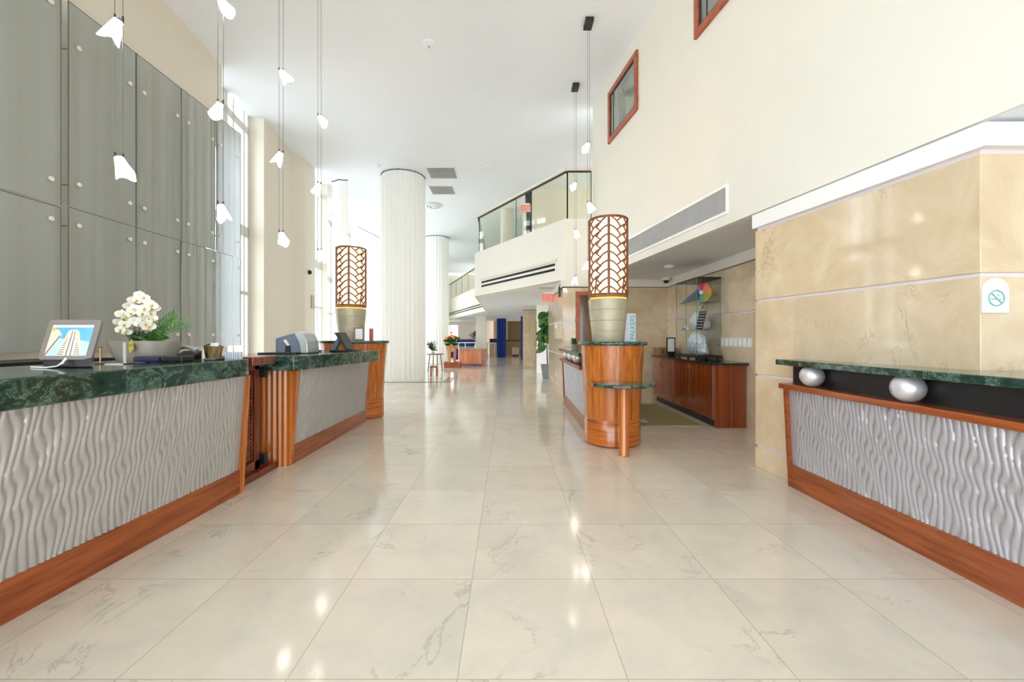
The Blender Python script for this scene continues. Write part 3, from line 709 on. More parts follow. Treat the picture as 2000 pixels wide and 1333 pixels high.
for stroke in (((1341, 684), (1344, 668), (1348, 680), (1351, 667)), ((1355, 669), (1354, 682)), ((1358, 681), (1359, 671), (1363, 671), (1364, 681)), ((1373, 664), (1372, 681), (1367, 681), (1367, 673), (1372, 671)), ((1383, 669), (1378, 670), (1382, 677), (1377, 681))):
    pts = []
    for (ax, ay), (bx, by) in zip(stroke[:-1], stroke[1:]):
        for q in range(5):
            e0 = Vector((0, 0, H)); dd_ = (Vector(P(ax+(bx-ax)*q/4, ay+(by-ay)*q/4, 6.3))-e0).normalized(); hit = bv.ray_cast(e0, dd_)[0]
            if hit: pts.append(hit - dd_*.003)
    if len(pts) > 2: m.tube(pts, .0055, 5)
m.build('carved_marks', M['rockmark'], t)
t = thing('rock_sculpture', 'smaller white rock with a dark ladder on the middle glass shelf', 'sculpture', (2.97, 6.4, 1.334))
rock('rock', (3.0, 6.53, 1.334+.148), .13, .19, .18, 11, M['rock'], t)
la, lb, ta, tb = Vector((2.835, 6.27, 1.338)), Vector((2.905, 6.235, 1.338)), Vector((2.95, 6.38, 1.61)), Vector((3.02, 6.345, 1.61))
m = MB(); m.tube([la, ta], .009, 6); m.tube([lb, tb], .009, 6)
bk = Vector((.012, .03, -.006)); m.loft([[la, lb, lb+bk, la+bk], [ta, tb, tb+bk, ta+bk]])
lad = m.build('ladder', M['darkmetal'], t)
for k in range(6):
    u = (k+.6)/6.2; m = MB(); m.tube([la+(ta-la)*u-bk*.2, lb+(tb-lb)*u-bk*.2], .008, 6); m.build('rung', M['lightplastic'], lad)
t = thing('shell_ornament', 'small white domed shell beside the ladder rock on the glass shelf', 'ornament', (2.9, 6.74, 1.334))
m = MB(); m.loft([[(2.90+.05*math.cos(2*PI*q/18)*math.cos(f), 6.74+.09*math.sin(2*PI*q/18)*math.cos(f), 1.334+.075*math.sin(f)) for q in range(18)] for f in (0, .35, .7, 1.05, 1.35, 1.5)]); m.build('dome', M['rock'], t, smooth=50)
m = MB(); m.tube([(2.85, 6.80, 1.337), (2.845, 6.74, 1.365), (2.85, 6.68, 1.337)], .008, 6); m.build('mouth', M['darkmetal'], t)
t = thing('rainbow_shell', 'rainbow coloured spiral shell shape on the top glass shelf', 'ornament', (2.97, 6.4, 1.749))
cols = [srgb(196, 40, 52), srgb(238, 110, 66), srgb(214, 150, 50), srgb(160, 170, 60), srgb(90, 170, 120), srgb(30, 110, 190), srgb(150, 130, 220)]
cm = [plain('rainbow_segment_%d' % k, c, .35, vary=.05) for k, c in enumerate(cols)]
cy_, cz_ = 6.36, 1.749+.155
RT = Matrix.Translation((3.005, 6.40, 0)) @ Matrix.Rotation(math.radians(25), 4, 'Z') @ Matrix.Translation((-2.967, -6.36, 0))
m = MB()
for k in range(7):
    a0, a1 = PI*.70 - k*2*PI/7, PI*.70 - (k+1)*2*PI/7
    m2 = MB(); pts = [(cy_ - .155*math.cos(a0+(a1-a0)*q/5), cz_ + .15*math.sin(a0+(a1-a0)*q/5)) for q in range(6)]
    ring0 = [(2.935, cy_, cz_)] + [(2.955, y, z) for y, z in pts]; ring1 = [(3.0, cy_, cz_)] + [(2.98, y, z) for y, z in pts]
    m2.loft([ring0, ring1]); m2.xform(RT); m2.build('colour_segment', cm[(k) % 7], t)
m = MB(); m.loft([[(2.93, 6.44, 1.96), (2.93, 6.42, 1.80), (2.945, 6.79, 1.752), (2.945, 6.78, 1.765)], [(3.0, 6.44, 1.96), (3.0, 6.42, 1.80), (2.96, 6.79, 1.752), (2.96, 6.78, 1.765)]]); m.xform(RT).build('pointed_tail', plain('dark_teal_tail', srgb(36, 80, 96), .35), t)
m = MB(); m.lathe([(.035, 0), (.03, .02)], 0, 0, 18); m.xform(RT @ Matrix.Translation((2.934, cy_, cz_)) @ Matrix.Rotation(-PI/2, 4, 'Y')); m.build('hub', M['paper'], t, smooth=40)
t = thing('stone_fragment', 'pale yellow fragment hanging under the rainbow shell', 'ornament', (2.97, 6.50, 1.63))
rock('fragment', (2.98, 6.42, 1.70), .03, .045, .05, 21, M['planter'], t)
# picture frame and box on the cabinet
t = thing('table_frame', 'black framed white notice standing on the low cabinet', 'picture frame', (2.88, 7.42, ZT))
m = MB(); m.box(2.83, 2.99, 7.425, 7.44, ZT+.06, ZT+.34); m.box(2.85, 2.97, 7.40, 7.46, ZT, ZT+.06); m.build('frame', M['black'], t, bevel=.003)
m = MB(); m.box(2.85, 2.97, 7.422, 7.427, ZT+.09, ZT+.32); m.build('notice', M['paper'], t)
t = thing('brown_box', 'flat brown box lying on the far end of the low cabinet', 'box', (2.95, 7.85, ZT))
m = MB(); m.box(2.79, 3.12, 7.68, 8.0, ZT, ZT+.155); m.build('carton', M['cardboard'], t, bevel=.004)
m = MB(); m.box(2.86, 2.875, 7.676, 7.68, ZT+.05, ZT+.12); m.build('handle_slot', M['black'], t)

# rug and floor plate behind the pedestal
t = tag(MB().box(1.72, 2.66, 5.69, 7.55, 0, .012).build('floor_mat', M['mat']), 'olive speckled mat on the floor before the low cabinet', 'mat')
t = tag(MB().box(1.6, 1.98, 5.86, 6.05, .012, .026).build('metal_floor_plate', M['lightplastic'], bevel=.004), 'thin pale metal plate lying on the speckled mat', 'plate')
mb = MB(); mb.box(-3.45, -1.80, 11.22, 11.42, 0, .006); mb.box(-1.80, -1.55, 11.22, 12.6, 0, .006)
struct(mb.build('floor_inlay', M['inlay']))

# ------------------------------------------------------------------ things on the left counters
ZT1 = 1.045
t = thing('tablet_stand', 'tablet in a grey taupe stand on the near left counter', 'tablet', (-2.40, 2.30, ZT1))
m = MB(); m.prism([(-2.54, 2.27), (-2.27, 2.27), (-2.33, 2.34), (-2.53, 2.38)], ZT1, ZT1+.055); m.build('base', M['black'], t, bevel=.008)
TM = Matrix.Translation((-2.412, 2.262, ZT1+.045)) @ Matrix.Rotation(math.radians(4), 4, 'Z') @ Matrix.Rotation(math.radians(-17), 4, 'X')
def rrect(w, h, r, n=5):
    pts = []
    for cx, cz, a in ((w/2-r, h-r, 0), (-w/2+r, h-r, PI/2), (-w/2+r, r, PI), (w/2-r, r, 1.5*PI)):
        pts += [(cx+r*math.cos(a+PI/2*k/n), cz+r*math.sin(a+PI/2*k/n)) for k in range(n+1)]
    return pts
rp = rrect(.276, .232, .020)
m = MB(); m.loft([[(x, 0, z) for x, z in rp], [(x*.98, .016, z) for x, z in rp]]); m.xform(TM).build('bezel', M['greyplastic'], t, bevel=.003)
m = MB()
def scr(pts, d): m.add([(x, -d, z) for x, z in pts], [tuple(range(len(pts)))])
sx, sz0, sz1 = .106, .022, .198
m.mi = 0; m.box(-sx, sx, -.0015, .001, sz0, sz1)
m.mi = 1; scr([(-sx, sz1-.014), (sx, sz1-.014), (sx, sz1), (-sx, sz1)], .0025)
m.mi = 4; scr([(-sx, sz0), (.0, sz0), (-.01, .12), (-.06, .12)], .002); scr([(.05, sz0), (sx, sz0), (sx, .10), (.06, .11)], .002)
m.mi = 2; scr([(-.045, sz0), (.085, sz0), (.04, .16), (.025, .172), (-.005, .172), (-.02, .16)], .003); scr([(-sx, sz0), (-.095, sz0), (-.045, .14), (-.07, .172), (-sx, .172)], .003)
m.mi = 3
scr([(-.0, sz0), (.008, sz0), (.008, .165), (.003, .165)], .0035); scr([(.022, sz0), (.030, sz0), (.020, .165), (.016, .165)], .0035)
for k in range(8):
    z = sz0+.006+k*.0125; s = 1-k*.09
    scr([(-.040*s-.002, z), (-.012, z), (-.012, z+.005), (-.040*s-.002, z+.005)], .0035); scr([(.040, z), (.014+.06*s, z), (.014+.06*s, z+.005), (.040, z+.005)], .0035)
scr([(-.11, sz0), (-.1, sz0), (-.05, .135), (-.056, .14)], .0035)
m.mi = 1; scr([(.009, sz0), (.021, sz0), (.0155, .165), (.0085, .165)], .0036)
m.mi = 5; scr([(-sx, .165), (-.085, .165), (-.085, .184), (-sx, .184)], .0038)
m.xform(TM).build('screen', [M['scr_sky'], M['scr_white'], M['scr_tower'], M['scr_grey'], M['scr_mint'], M['scr_lime']], t)
m = MB(); m.tube([TM @ Vector((.01, -.002, .004)), (-2.39, 2.235, ZT1+.030), (-2.41, 2.225, ZT1+.012), (-2.47, 2.23, ZT1+.005), (-2.60, 2.27, ZT1+.005)], [.008, .007, .004, .004, .004], 8); m.build('charging_cable', M['paper'], t, smooth=60)

t = thing('orchid_planter', 'low silver planter of white orchids and green fronds on the near left counter', 'potted plant', (-2.58, 2.97, ZT1))
m = MB(); m.lathe([(.72, ZT1), (.78, ZT1+.012), (.9, ZT1+.06), (1.0, ZT1+.142), (.95, ZT1+.142), (.9, ZT1+.11)], -2.585, 2.97, 48, .235, .115, power=.72); m.build('planter', M['planter'], t, smooth=45)
m = MB(); m.lathe([(.9, ZT1+.108), (.9, ZT1+.118)], -2.585, 2.97, 32, .22, .105, power=.72); m.build('soil_moss', M['stem'], t)
rnd = random.Random(3)
def bloom(seed):
    m = MB(); r = random.Random(seed); m.mi = 0
    for k, (a, w, L) in enumerate(((90, .030, .038), (205, .030, .034), (335, .030, .034), (12, .050, .042), (168, .050, .042))):
        a = math.radians(a); m.leaf((0, 0, 0), (L*math.cos(a), -.006, L*math.sin(a)), w, (0, -1, 0), .08, 6, .1)
    m.mi = 1; m.ball((0, -.008, -.004), .007, .008, .010, 8, 6); m.leaf((0, -.006, -.004), (0, -.016, -.022), .014, (0, -1, 0), .1)
    return m
BP = [(281, 583), (268, 588), (297, 597), (302, 601), (290, 592), (262, 587), (252, 598), (256, 612), (283, 603), (238, 615), (246, 619), (232, 631), (243, 635), (258, 622), (264, 628), (282, 619), (290, 622), (296, 614), (298, 624), (285, 633), (292, 638), (272, 634), (236, 645), (247, 650), (279, 613), (262, 605), (289, 641), (273, 577)]
for k, (px, py) in enumerate(BP):
    Y = 2.90 - .05*rnd.random(); p = P(px, py, Y)
    m = bloom(k); m.xform(Matrix.Translation(p) @ Euler((rnd.uniform(-.3, .3), rnd.uniform(-.5, .5), rnd.uniform(.1, .9))).to_matrix().to_4x4() @ Matrix.Scale(rnd.uniform(.78, .98), 4))
    m.build('orchid_bloom', [M['petal'], M['yellow']], t, smooth=60)
for top, bot in (((297, 590), (276, 668)), ((262, 584), (262, 668)), ((238, 620), (254, 668)), ((285, 600), (268, 668))):
    a, b = P(*bot, 2.96), P(*top, 2.92); mid = [(a[i]+b[i])/2 for i in range(3)]; mid[2] += .05
    m = MB(); m.tube([a, mid, b], .0035, 5); m.build('flower_stalk', M['stem'], t)
for k in range(16):
    a = P(252+rnd.random()*50, 666, 2.97); b = P(228+k*5.5, 640+rnd.random()*22, 2.95+rnd.uniform(-.06, .06))
    m = MB(); m.leaf(a, b, .024, (0, -1, .3), .15); m.build('leaf', M['leaf'], t, smooth=60)
for (px0, py0, px1, py1, px2, py2) in ((285, 668, 315, 644, 362, 632), (288, 668, 312, 635, 340, 616), (284, 668, 300, 660, 318, 655)):
    m = MB(); pts = []
    for q in range(13):
        u = q/12; pts.append(P((1-u)**2*px0+2*u*(1-u)*px1+u*u*px2, (1-u)**2*py0+2*u*(1-u)*py1+u*u*py2, 2.95+.05*u))
    m.tube(pts, .003, 5)
    for q in range(3, 13):
        p = Vector(pts[q]); d = (Vector(pts[q])-Vector(pts[q-1])).normalized()
        for s in (1, -1):
            n = Vector((-d.z, 0, d.x))*s; m.leaf(p, p + (d*.55+n*.8).normalized()*.05, .016, (0, -1, 0), .05)
    m.build('fern_frond', M['leaf2'], t, smooth=60)
m = MB(); m.leaf(P(262, 668, 2.87), P(255, 690, 2.84), .03, (0, -1, 0), .1); m.leaf(P(256, 664, 2.87), P(262, 684, 2.84), .03, (0, -1, 0), .1); m.ball(P(257, 672, 2.85), .016); m.build('trailing_bloom', M['yellow'], t, smooth=60)

t = thing('post_stand', 'white metal post on a flat foot before the orchid planter', 'stand', (-2.386, 2.60, ZT1))
m = MB(); m.box(-2.49, -2.375, 2.57, 2.66, ZT1, ZT1+.006); m.build('foot_plate', M['chrome'], t)
m = MB(); m.cyl(-2.385, 2.59, .008, ZT1+.006, ZT1+.135, 12); m.build('post', M['paper'], t, smooth=40)
t = thing('post_stand', 'short brass post on a flat foot beside the tablet', 'stand', (-2.55, 2.62, ZT1))
m = MB(); m.box(-2.57, -2.50, 2.585, 2.66, ZT1, ZT1+.006); m.build('foot_plate', M['darkmetal'], t)
m = MB(); m.cyl(-2.555, 2.61, .005, ZT1+.006, ZT1+.105, 12); m.ball((-2.555, 2.61, ZT1+.107), .014, .014, .006, 12, 6); m.build('post', M['brass'], t, smooth=40)
t = thing('card_terminal', 'flat black device lying on the near left counter', 'device', (-2.28, 2.86, ZT1))
m = MB(); m.prism([(-2.47, 2.74), (-2.16, 2.76), (-2.16, 2.87), (-2.45, 2.85)], ZT1+.006, ZT1+.042); m.build('case', M['black'], t, bevel=.006)
m = MB(); m.box(-2.44, -2.30, 2.742, 2.748, ZT1+.012, ZT1+.032); m.build('front_strip', M['bluedark'], t)
for x in (-2.43, -2.20):
    m = MB(); m.cyl(x, 2.81, .01, ZT1, ZT1+.006, 10); m.build('foot', M['black'], t)
t = tag(MB().prism([(-2.18, 2.98), (-2.11, 3.0), (-2.12, 3.12), (-2.2, 3.12)], ZT1, ZT1+.016).build('small_black_pad', M['charcoal'], bevel=.005), 'small black pad on the counter corner near the gate', 'pad')
t = thing('desk_phone', 'grey white desk phone behind the flat black device', 'phone', (-2.43, 3.06, ZT1))
m = MB(); m.loft([[(-2.50, 3.11, ZT1), (-2.36, 3.11, ZT1), (-2.36, 3.21, ZT1), (-2.50, 3.21, ZT1)], [(-2.50, 3.12, ZT1+.03), (-2.36, 3.12, ZT1+.03), (-2.36, 3.21, ZT1+.065), (-2.50, 3.21, ZT1+.065)]]); m.build('body', M['black'], t, bevel=.004)
m = MB(); pts = [(-2.52+.18*q/10, 3.13, ZT1+.065+.03*math.sin(PI*q/10)) for q in range(11)]; m.tube(pts, [.02, .022, .016, .014, .014, .014, .014, .014, .016, .022, .02], 10); m.build('handset', M['lightplastic'], t, smooth=60)
t = thing('metal_pail', 'small golden metal pail of white cards near the gate', 'pail', (-2.27, 3.21, ZT1))
m = MB(); m.lathe([(.05, ZT1), (.058, ZT1+.06), (.066, ZT1+.10), (.062, ZT1+.10), (.05, ZT1+.01)], -2.27, 3.21, 28); m.build('bucket', M['brass'], t, smooth=40)
m = MB(); m.box(-2.28, -2.22, 3.19, 3.20, ZT1+.08, ZT1+.125); m.build('white_card', M['paper'], t)
m = MB(); m.tube([(-2.332, 3.2, ZT1+.10), (-2.29, 3.22, ZT1+.12), (-2.21, 3.2, ZT1+.10)], .006, 6); m.build('rim_handle', M['leaf'], t)
t = thing('acrylic_card_holder', 'clear ribbed acrylic card holder at the counter corner', 'card holder', (-2.24, 3.18, ZT1))
m = MB()
for k in range(9): m.box(-2.19+k*.014, -2.183+k*.014, 3.22, 3.25, ZT1, ZT1+.055)
m.build('slots', M['acrylic'], t)
m = MB(); m.box(-2.195, -2.065, 3.25, 3.255, ZT1, ZT1+.06); m.build('back_plate', M['caseglass'], t)

# second counter: check printer, tablet seen from the side, keyboard
t = thing('desk_printer', 'rounded blue grey printer on the second left counter', 'printer', (-2.24, 4.36, ZT1))
prof = [(-2.42, 0), (-2.42, .155), (-2.40, .165), (-2.26, .205), (-2.17, .222), (-2.13, .20), (-2.10, .13), (-2.09, .06), (-2.09, 0)]
m = MB(); m.loft([[(x, 4.33, ZT1+z) for x, z in prof], [(x, 4.56, ZT1+z) for x, z in prof]]); m.build('housing', M['bluegrey'], t, bevel=.012)
band = [(-2.215, .005), (-2.22, .12), (-2.25, .212), (-2.17, .232), (-2.12, .205), (-2.085, .13), (-2.075, .06), (-2.075, .003)]
m = MB(); m.loft([[(x, 4.315, ZT1+z) for x, z in [(-2.15, .003), (-2.17, .12), (-2.225, .216)] + band[3:]], [(x, 4.58, ZT1+z) for x, z in [(-2.15, .003), (-2.17, .12), (-2.225, .216)] + band[3:]]]); m.build('front_cover', M['lightplastic'], t, bevel=.01)
m = MB(); m.box(-2.39, -2.31, 4.315, 4.33, ZT1+.01, ZT1+.08); m.build('side_tray', M['bluegrey'], t, bevel=.004)
m = MB(); m.box(-2.305, -2.26, 4.317, 4.33, ZT1+.015, ZT1+.08); m.build('ports', M['black'], t)
m = MB(); m.loft([[(-2.335, 4.322, ZT1+.14), (-2.305, 4.322, ZT1+.145), (-2.27, 4.322, ZT1+.085), (-2.295, 4.322, ZT1+.085)], [(-2.335, 4.33, ZT1+.14), (-2.305, 4.33, ZT1+.145), (-2.27, 4.33, ZT1+.085), (-2.295, 4.33, ZT1+.085)]]); m.build('status_window', M['paper'], t)
t = tag(MB().prism([(-2.50, 4.15), (-2.14, 4.2), (-2.14, 4.30), (-2.44, 4.30)], ZT1, ZT1+.016).build('black_writing_pad', M['black'], bevel=.004), 'flat black writing pad before the blue grey printer', 'pad')
t = thing('tablet_stand', 'black tablet on an angled stand on the second left counter', 'tablet', (-2.0, 4.95, ZT1))
m = MB(); m.loft([[(-2.03, 4.86, ZT1+.225), (-1.985, 4.86, ZT1+.225), (-1.87, 4.86, ZT1+.03), (-1.90, 4.86, ZT1+.02)], [(-2.03, 5.10, ZT1+.225), (-1.985, 5.10, ZT1+.225), (-1.87, 5.10, ZT1+.03), (-1.90, 5.10, ZT1+.02)]]); m.build('tablet', M['black'], t, bevel=.004)
m = MB(); m.loft([[(-2.12, 4.93, ZT1), (-2.06, 4.93, ZT1), (-1.985, 4.93, ZT1+.165), (-2.01, 4.93, ZT1+.18)], [(-2.12, 5.03, ZT1), (-2.06, 5.03, ZT1), (-1.985, 5.03, ZT1+.165), (-2.01, 5.03, ZT1+.18)]]); m.build('leg', M['bluegrey'], t)
m = MB(); m.box(-2.10, -1.78, 4.90, 5.06, ZT1, ZT1+.02); m.build('base', M['black'], t, bevel=.004)
m = MB(); m.box(-2.09, -2.02, 4.95, 4.97, ZT1+.205, ZT1+.215); m.build('card_reader', M['lightplastic'], t)
t = tag(MB().ball((-2.20, 4.85, ZT1+.012), .04, .03, .012, 14, 8).build('computer_mouse', M['black'], smooth=60), 'small black mouse beside the angled tablet stand', 'mouse')
# left pedestal cards
t = thing('table_frame', 'grey framed white card standing on the left pedestal', 'picture frame', (-2.19, 6.14, 1.165))
m = MB(); m.box(-2.27, -2.115, 6.13, 6.15, 1.165, 1.36); m.build('frame', M['greyplastic'], t, bevel=.003)
m = MB(); m.box(-2.245, -2.14, 6.126, 6.131, 1.19, 1.34); m.build('card', M['paper'], t)
t = tag(MB().box(-2.10, -2.055, 6.3, 6.36, 1.165, 1.35).build('small_red_box', plain('pinkish_red_box', srgb(196, 90, 96), .5)), 'slim pinkish red box beside the framed card on the left pedestal', 'box')

# sign standing behind the right lamp
t = thing('standing_sign', 'pale acrylic sign with upright teal letters behind the right lamp', 'sign', (1.43, 5.02, 1.165))
m = MB(); m.box(1.385, 1.555, 5.06, 5.075, 1.165, 1.505); m.build('panel', M['acrylic'], t, bevel=.004)
m = text_mesh('PALKERS', .078); m.xform(Matrix.Translation((1.517, 5.056, 1.335)) @ Matrix.Rotation(PI/2, 4, 'X') @ Matrix.Rotation(PI/2, 4, 'Z')); m.build('lettering', M['teal'], t)
# potted plant on the far right counter
t = thing('small_potted_plant', 'small bright green plant at the back of the far right counter', 'potted plant', (1.10, 6.9, 1.02))
m = MB(); m.lathe([(.05, 1.02), (.065, 1.09), (.058, 1.09)], 1.10, 6.9, 20); m.build('pot', M['planter'], t, smooth=40)
m = MB(); rr = random.Random(9)
for k in range(40):
    a = rr.random()*2*PI; b = Vector((1.10, 6.9, 1.08)); d = Vector((math.cos(a)*rr.uniform(.04, .13), math.sin(a)*rr.uniform(.04, .1), rr.uniform(.03, .14)))
    m.leaf(b+d*.3, b+d, .03, (0, 0, 1), .1)
m.build('foliage', M['leaf2'], t, smooth=60)

# ------------------------------------------------------------------ glass wall panels with bolts
edges = [4.18, 4.955, 5.655, 6.32, 6.93]
def panel_x(y): return -4.42 - .012*(y-4.2)
def glass_panel(label, ya, yb, xo, z0, z1, amp, wl, bolts):
    t = thing('glass_wall_panel', label, 'wall panel', (xo if xo else panel_x((ya+yb)/2), (ya+yb)/2, z0), 'glass wall panels')
    X = (lambda y: xo) if xo else panel_x
    ph = random.uniform(0, 6)
    def fn(u, v):
        y = ya+(yb-ya)*u; z = z0+(z1-z0)*v
        return (X(y) + amp*math.sin(2*PI*y/wl+ph)*(.4+.6*math.sin(PI*v)**.5 if True else 1) + amp*.4*math.sin(2*PI*y/(wl*.43)+1), y, z)
    m = MB(); m.grid(fn, int((yb-ya)/.018), 8); m.build('glass_sheet', M['panelglass'], t, smooth=60)
    for u in (0, 1):
        m = MB(); m.tube([fn(u, v/8) for v in range(9)], .005, 6); m.build('glass_edge', M['sheetedge'], t, smooth=60)
    m = MB(); m.tube([fn(u/30, 1) for u in range(31)], .004, 6); m.build('glass_edge', M['sheetedge'], t, smooth=60)
    for y, z in bolts:
        m = MB(); x = X(y)
        m.lathe([(.022, 0), (.024, .006), (.022, .016), (.012, .018)], 0, 0, 14); m.xform(Matrix.Translation((x+.008+amp, y, z)) @ Matrix.Rotation(PI/2, 4, 'Y')); bo = m.build('bolt', M['bolt'], t, smooth=40)
        m = MB(); wx = -4.74-.10*(y-5.73) if y > 4.2 else -4.60
        m.tube([(max(wx, x-.30), y, z), (x-.007, y, z)], .007, 8); m.build('standoff_rod', M['brass'], bo)
    return t
ZM = 2.53
names = ['second', 'third', 'fourth', 'last']
for k in range(4):
    ya, yb = edges[k]+.004, edges[k+1]-.004
    amp, wl = (.003, .007, .013, .014)[k], (.35, .25, .16, .14)[k]
    nm = ('near left upright gap, just right of it', 'behind the lowest near pendant', 'third glass column from the near left', 'end of the row before the window')[k]
    lab = ['%s ribbed glass panel right of the open gap', '%s ribbed glass panel, second right of the open gap', '%s wavy glass panel next to the last one before the window', '%s wavy glass panel at the end beside the tall window'][k]
    glass_panel(lab % 'upper', ya, yb, None, ZM+.004, 4.60, amp, wl, [(ya+.09, 2.78), (yb-.09, 2.78), (ya+.09, 4.18), (yb-.09, 4.18)])
    glass_panel(lab % 'lower', ya, yb, None, 1.08, ZM-.004, amp*1.4, wl, [(ya+.09, 2.36), (yb-.09, 2.36), (ya+.09, 1.25), (yb-.09, 1.25)])
glass_panel('upper ribbed glass panel at the near left edge, left of the open gap', 3.05, 4.05, -4.35, 2.50, 5.2, .002, .4, [(3.95, 2.72), (3.15, 2.72), (3.95, 4.4)])
glass_panel('lower ribbed glass panel at the near left edge, left of the open gap', 3.05, 4.05, -4.35, 1.08, 2.476, .003, .4, [(3.95, 2.34), (3.15, 2.34), (3.15, 1.25), (3.95, 1.25)])

# ------------------------------------------------------------------ pendants
def shade_mesh(seed):
    r = random.Random(seed); m = MB(); n = 24; rings = []
    for k in range(8):
        v = k/7; ring = []
        for i in range(n):
            a = 2*PI*i/n; rad = .022 + .027*v + .006*v*math.cos(4*a+seed) + .005*v*math.cos(a*2)
            z = -.125*v - .022*v*v*math.cos(2*a+seed*1.7)
            ring.append((rad*math.cos(a), rad*math.sin(a), z))
        rings.append(ring)
    m.loft(rings, caps=False); m.add(rings[0], [tuple(range(n))])
    return m
def pendant(label, x, y, zs, tilts, canopy=True):
    t = thing('cable_pendant', label, 'pendant light', (x, y, ZC), 'cable pendant lights')
    c, s = math.cos(.5), math.sin(.5)
    m = MB(); m.box(x-.06, x+.06, y-.10, y+.10, ZC-.06, ZC); m.build('canopy', M['darkmetal'], t, bevel=.004)
    zl = min(zs)+.07
    for q in (-1, 1):
        m = MB(); m.tube([(x+q*.019*c, y+q*.019*s, ZC-.06), (x+q*.019*c, y+q*.019*s, zl)], .0022, 6); m.build('cable', M['cable'], t)
    for k, (z, tl) in enumerate(zip(zs, tilts)):
        m = MB()
        for q in (-1, 1): m.tube([(x+q*.019*c, y+q*.019*s, z+.10), (x+q*.019*c, y+q*.019*s, z+.055)], .006, 8)
        m.tube([(x-.019*c, y-.019*s, z+.075), (x+.019*c, y+.019*s, z+.075)], .005, 8); m.ball((x, y, z+.072), .012, n=10, m=8)
        h = m.build('lamp_holder', M['darkmetal'], t, smooth=50)
        m = shade_mesh(k*3+int(y*10)); m.xform(Matrix.Translation((x, y, z+.068)) @ Matrix.Rotation(tl[1], 4, 'Z') @ Matrix.Rotation(tl[0], 4, 'Y'))
        m.build('folded_glass_shade', M['pend'], h, smooth=50, solid=.003)
ZL = (4.0, 3.125, 2.265)
names = ('nearest pendant cable in the left row, over the tablet', 'second pendant cable in the left row from the camera', 'third pendant cable in the left row from the camera', 'farthest pendant cable in the left row, before the cream pier')
for k, lab in enumerate(names):
    pendant(lab + ', with folded glass lamps', -2.43, (2.6, 3.52, 4.46, 5.37)[k], ZL, ((-.6, 0), (.45, 0), (-.25 if k else -.3, .2)) if k else ((-.6, PI), (.5, 0), (-.35, 0)))
pendant('pendant cable nearer the cream right wall, with folded glass lamps', 1.185, 6.12, ZL, ((.5, 0), (-.4, 0), (.3, 0)))
pendant('pendant cable before the glass balcony, left of the right lamp', 1.245, 7.68, ZL, ((.5, 0), (-.3, 0), (.1, 0)))

# ------------------------------------------------------------------ right wall: windows, grille, signs
def wall_window(name, ya, yb, z0, z1):
    d = Vector((-.139, 1)).normalized(); n = Vector((-d.y, d.x))      # n points into the hall (-x)
    A = Vector((WX(ya), ya)); L = (yb-ya)/d.y
    X = Matrix(((d.x, n.x, 0, A.x), (d.y, n.y, 0, A.y), (0, 0, 1, 0), (0, 0, 0, 1)))
    m = MB(); w = .085
    m.box(0, L, -.02, .035, z0, z0+w); m.box(0, L, -.02, .035, z1-w, z1); m.box(0, w, -.02, .035, z0+w, z1-w); m.box(L-w, L, -.02, .035, z0+w, z1-w)
    o = struct(m.xform(X).build(name, M['framewood'], bevel=.006))
    m = MB(); q = w+.03; 
    m.box(w, L-w, .0, .016, z0+w, z0+q); m.box(w, L-w, .0, .016, z1-q, z1-w); m.box(w, q, .0, .016, z0+q, z1-q); m.box(L-q, L-w, .0, .016, z0+q, z1-q); m.box(L*.80, L*.80+.02, .0, .016, z0+q, z1-q)
    m.xform(X).build('window_sash', M['darkmetal'], o)
    m = MB(); m.box(q, L-q, .002, .010, z0+q, z1-q); m.xform(X).build('window_pane', M['panepic'], o)
t_ = NT('reflective_grey_window_glass'); M['panepic'] = t_.set(t_.ramp(t_.noise(t_.coord((1, 3, 1)), 1.2, 3), [(.35, srgb(120, 126, 118)), (.65, srgb(168, 172, 160))]), .05, .3, .6)
wall_window('window_11', 6.33, 7.48, 4.68, 5.60)
wall_window('window_12', 3.70, 4.84, 4.67, 5.60)
d = Vector((-.139, 1)).normalized(); n = Vector((-d.y, d.x))
def onW(y0): 
    A = Vector((WX(y0), y0)); return Matrix(((d.x, n.x, 0, A.x), (d.y, n.y, 0, A.y), (0, 0, 1, 0), (0, 0, 0, 1)))
t = thing('air_return_grille', 'long metal air grille low on the cream right wall', 'air vent', (WX(5.6), 5.6, 2.5))
X = onW(4.278); L = 2.72/d.y
m = MB(); w = .03
m.box(0, L, 0, .014, 2.49, 2.49+w); m.box(0, L, 0, .014, 2.80-w, 2.80); m.box(0, w, 0, .014, 2.49+w, 2.80-w); m.box(L-w, L, 0, .014, 2.49+w, 2.80-w); m.xform(X).build('frame', M['trimwhite'], t)
m = MB(); m.box(w, L-w, .0, .002, 2.52, 2.77); m.xform(X).build('dark_backing', M['void'], t)
m = MB()
for q in range(-17, int(L/.015)):
    c0 = w + q*.015; a0, a1 = max(0, w-c0), min(.25, L-w-c0)
    if a1-a0 > .01:
        m.tube([(c0+a0, .006, 2.52+a0), (c0+a1, .006, 2.52+a1)], .003, 4); m.tube([(c0+a0, .006, 2.77-a0), (c0+a1, .006, 2.77-a1)], .003, 4)
for q in range(1, 10): m.box(w, L-w, .002, .009, 2.52+q*.025-.0015, 2.52+q*.025+.0015)
m.xform(X).build('mesh_screen', M['ventgrey'], t)

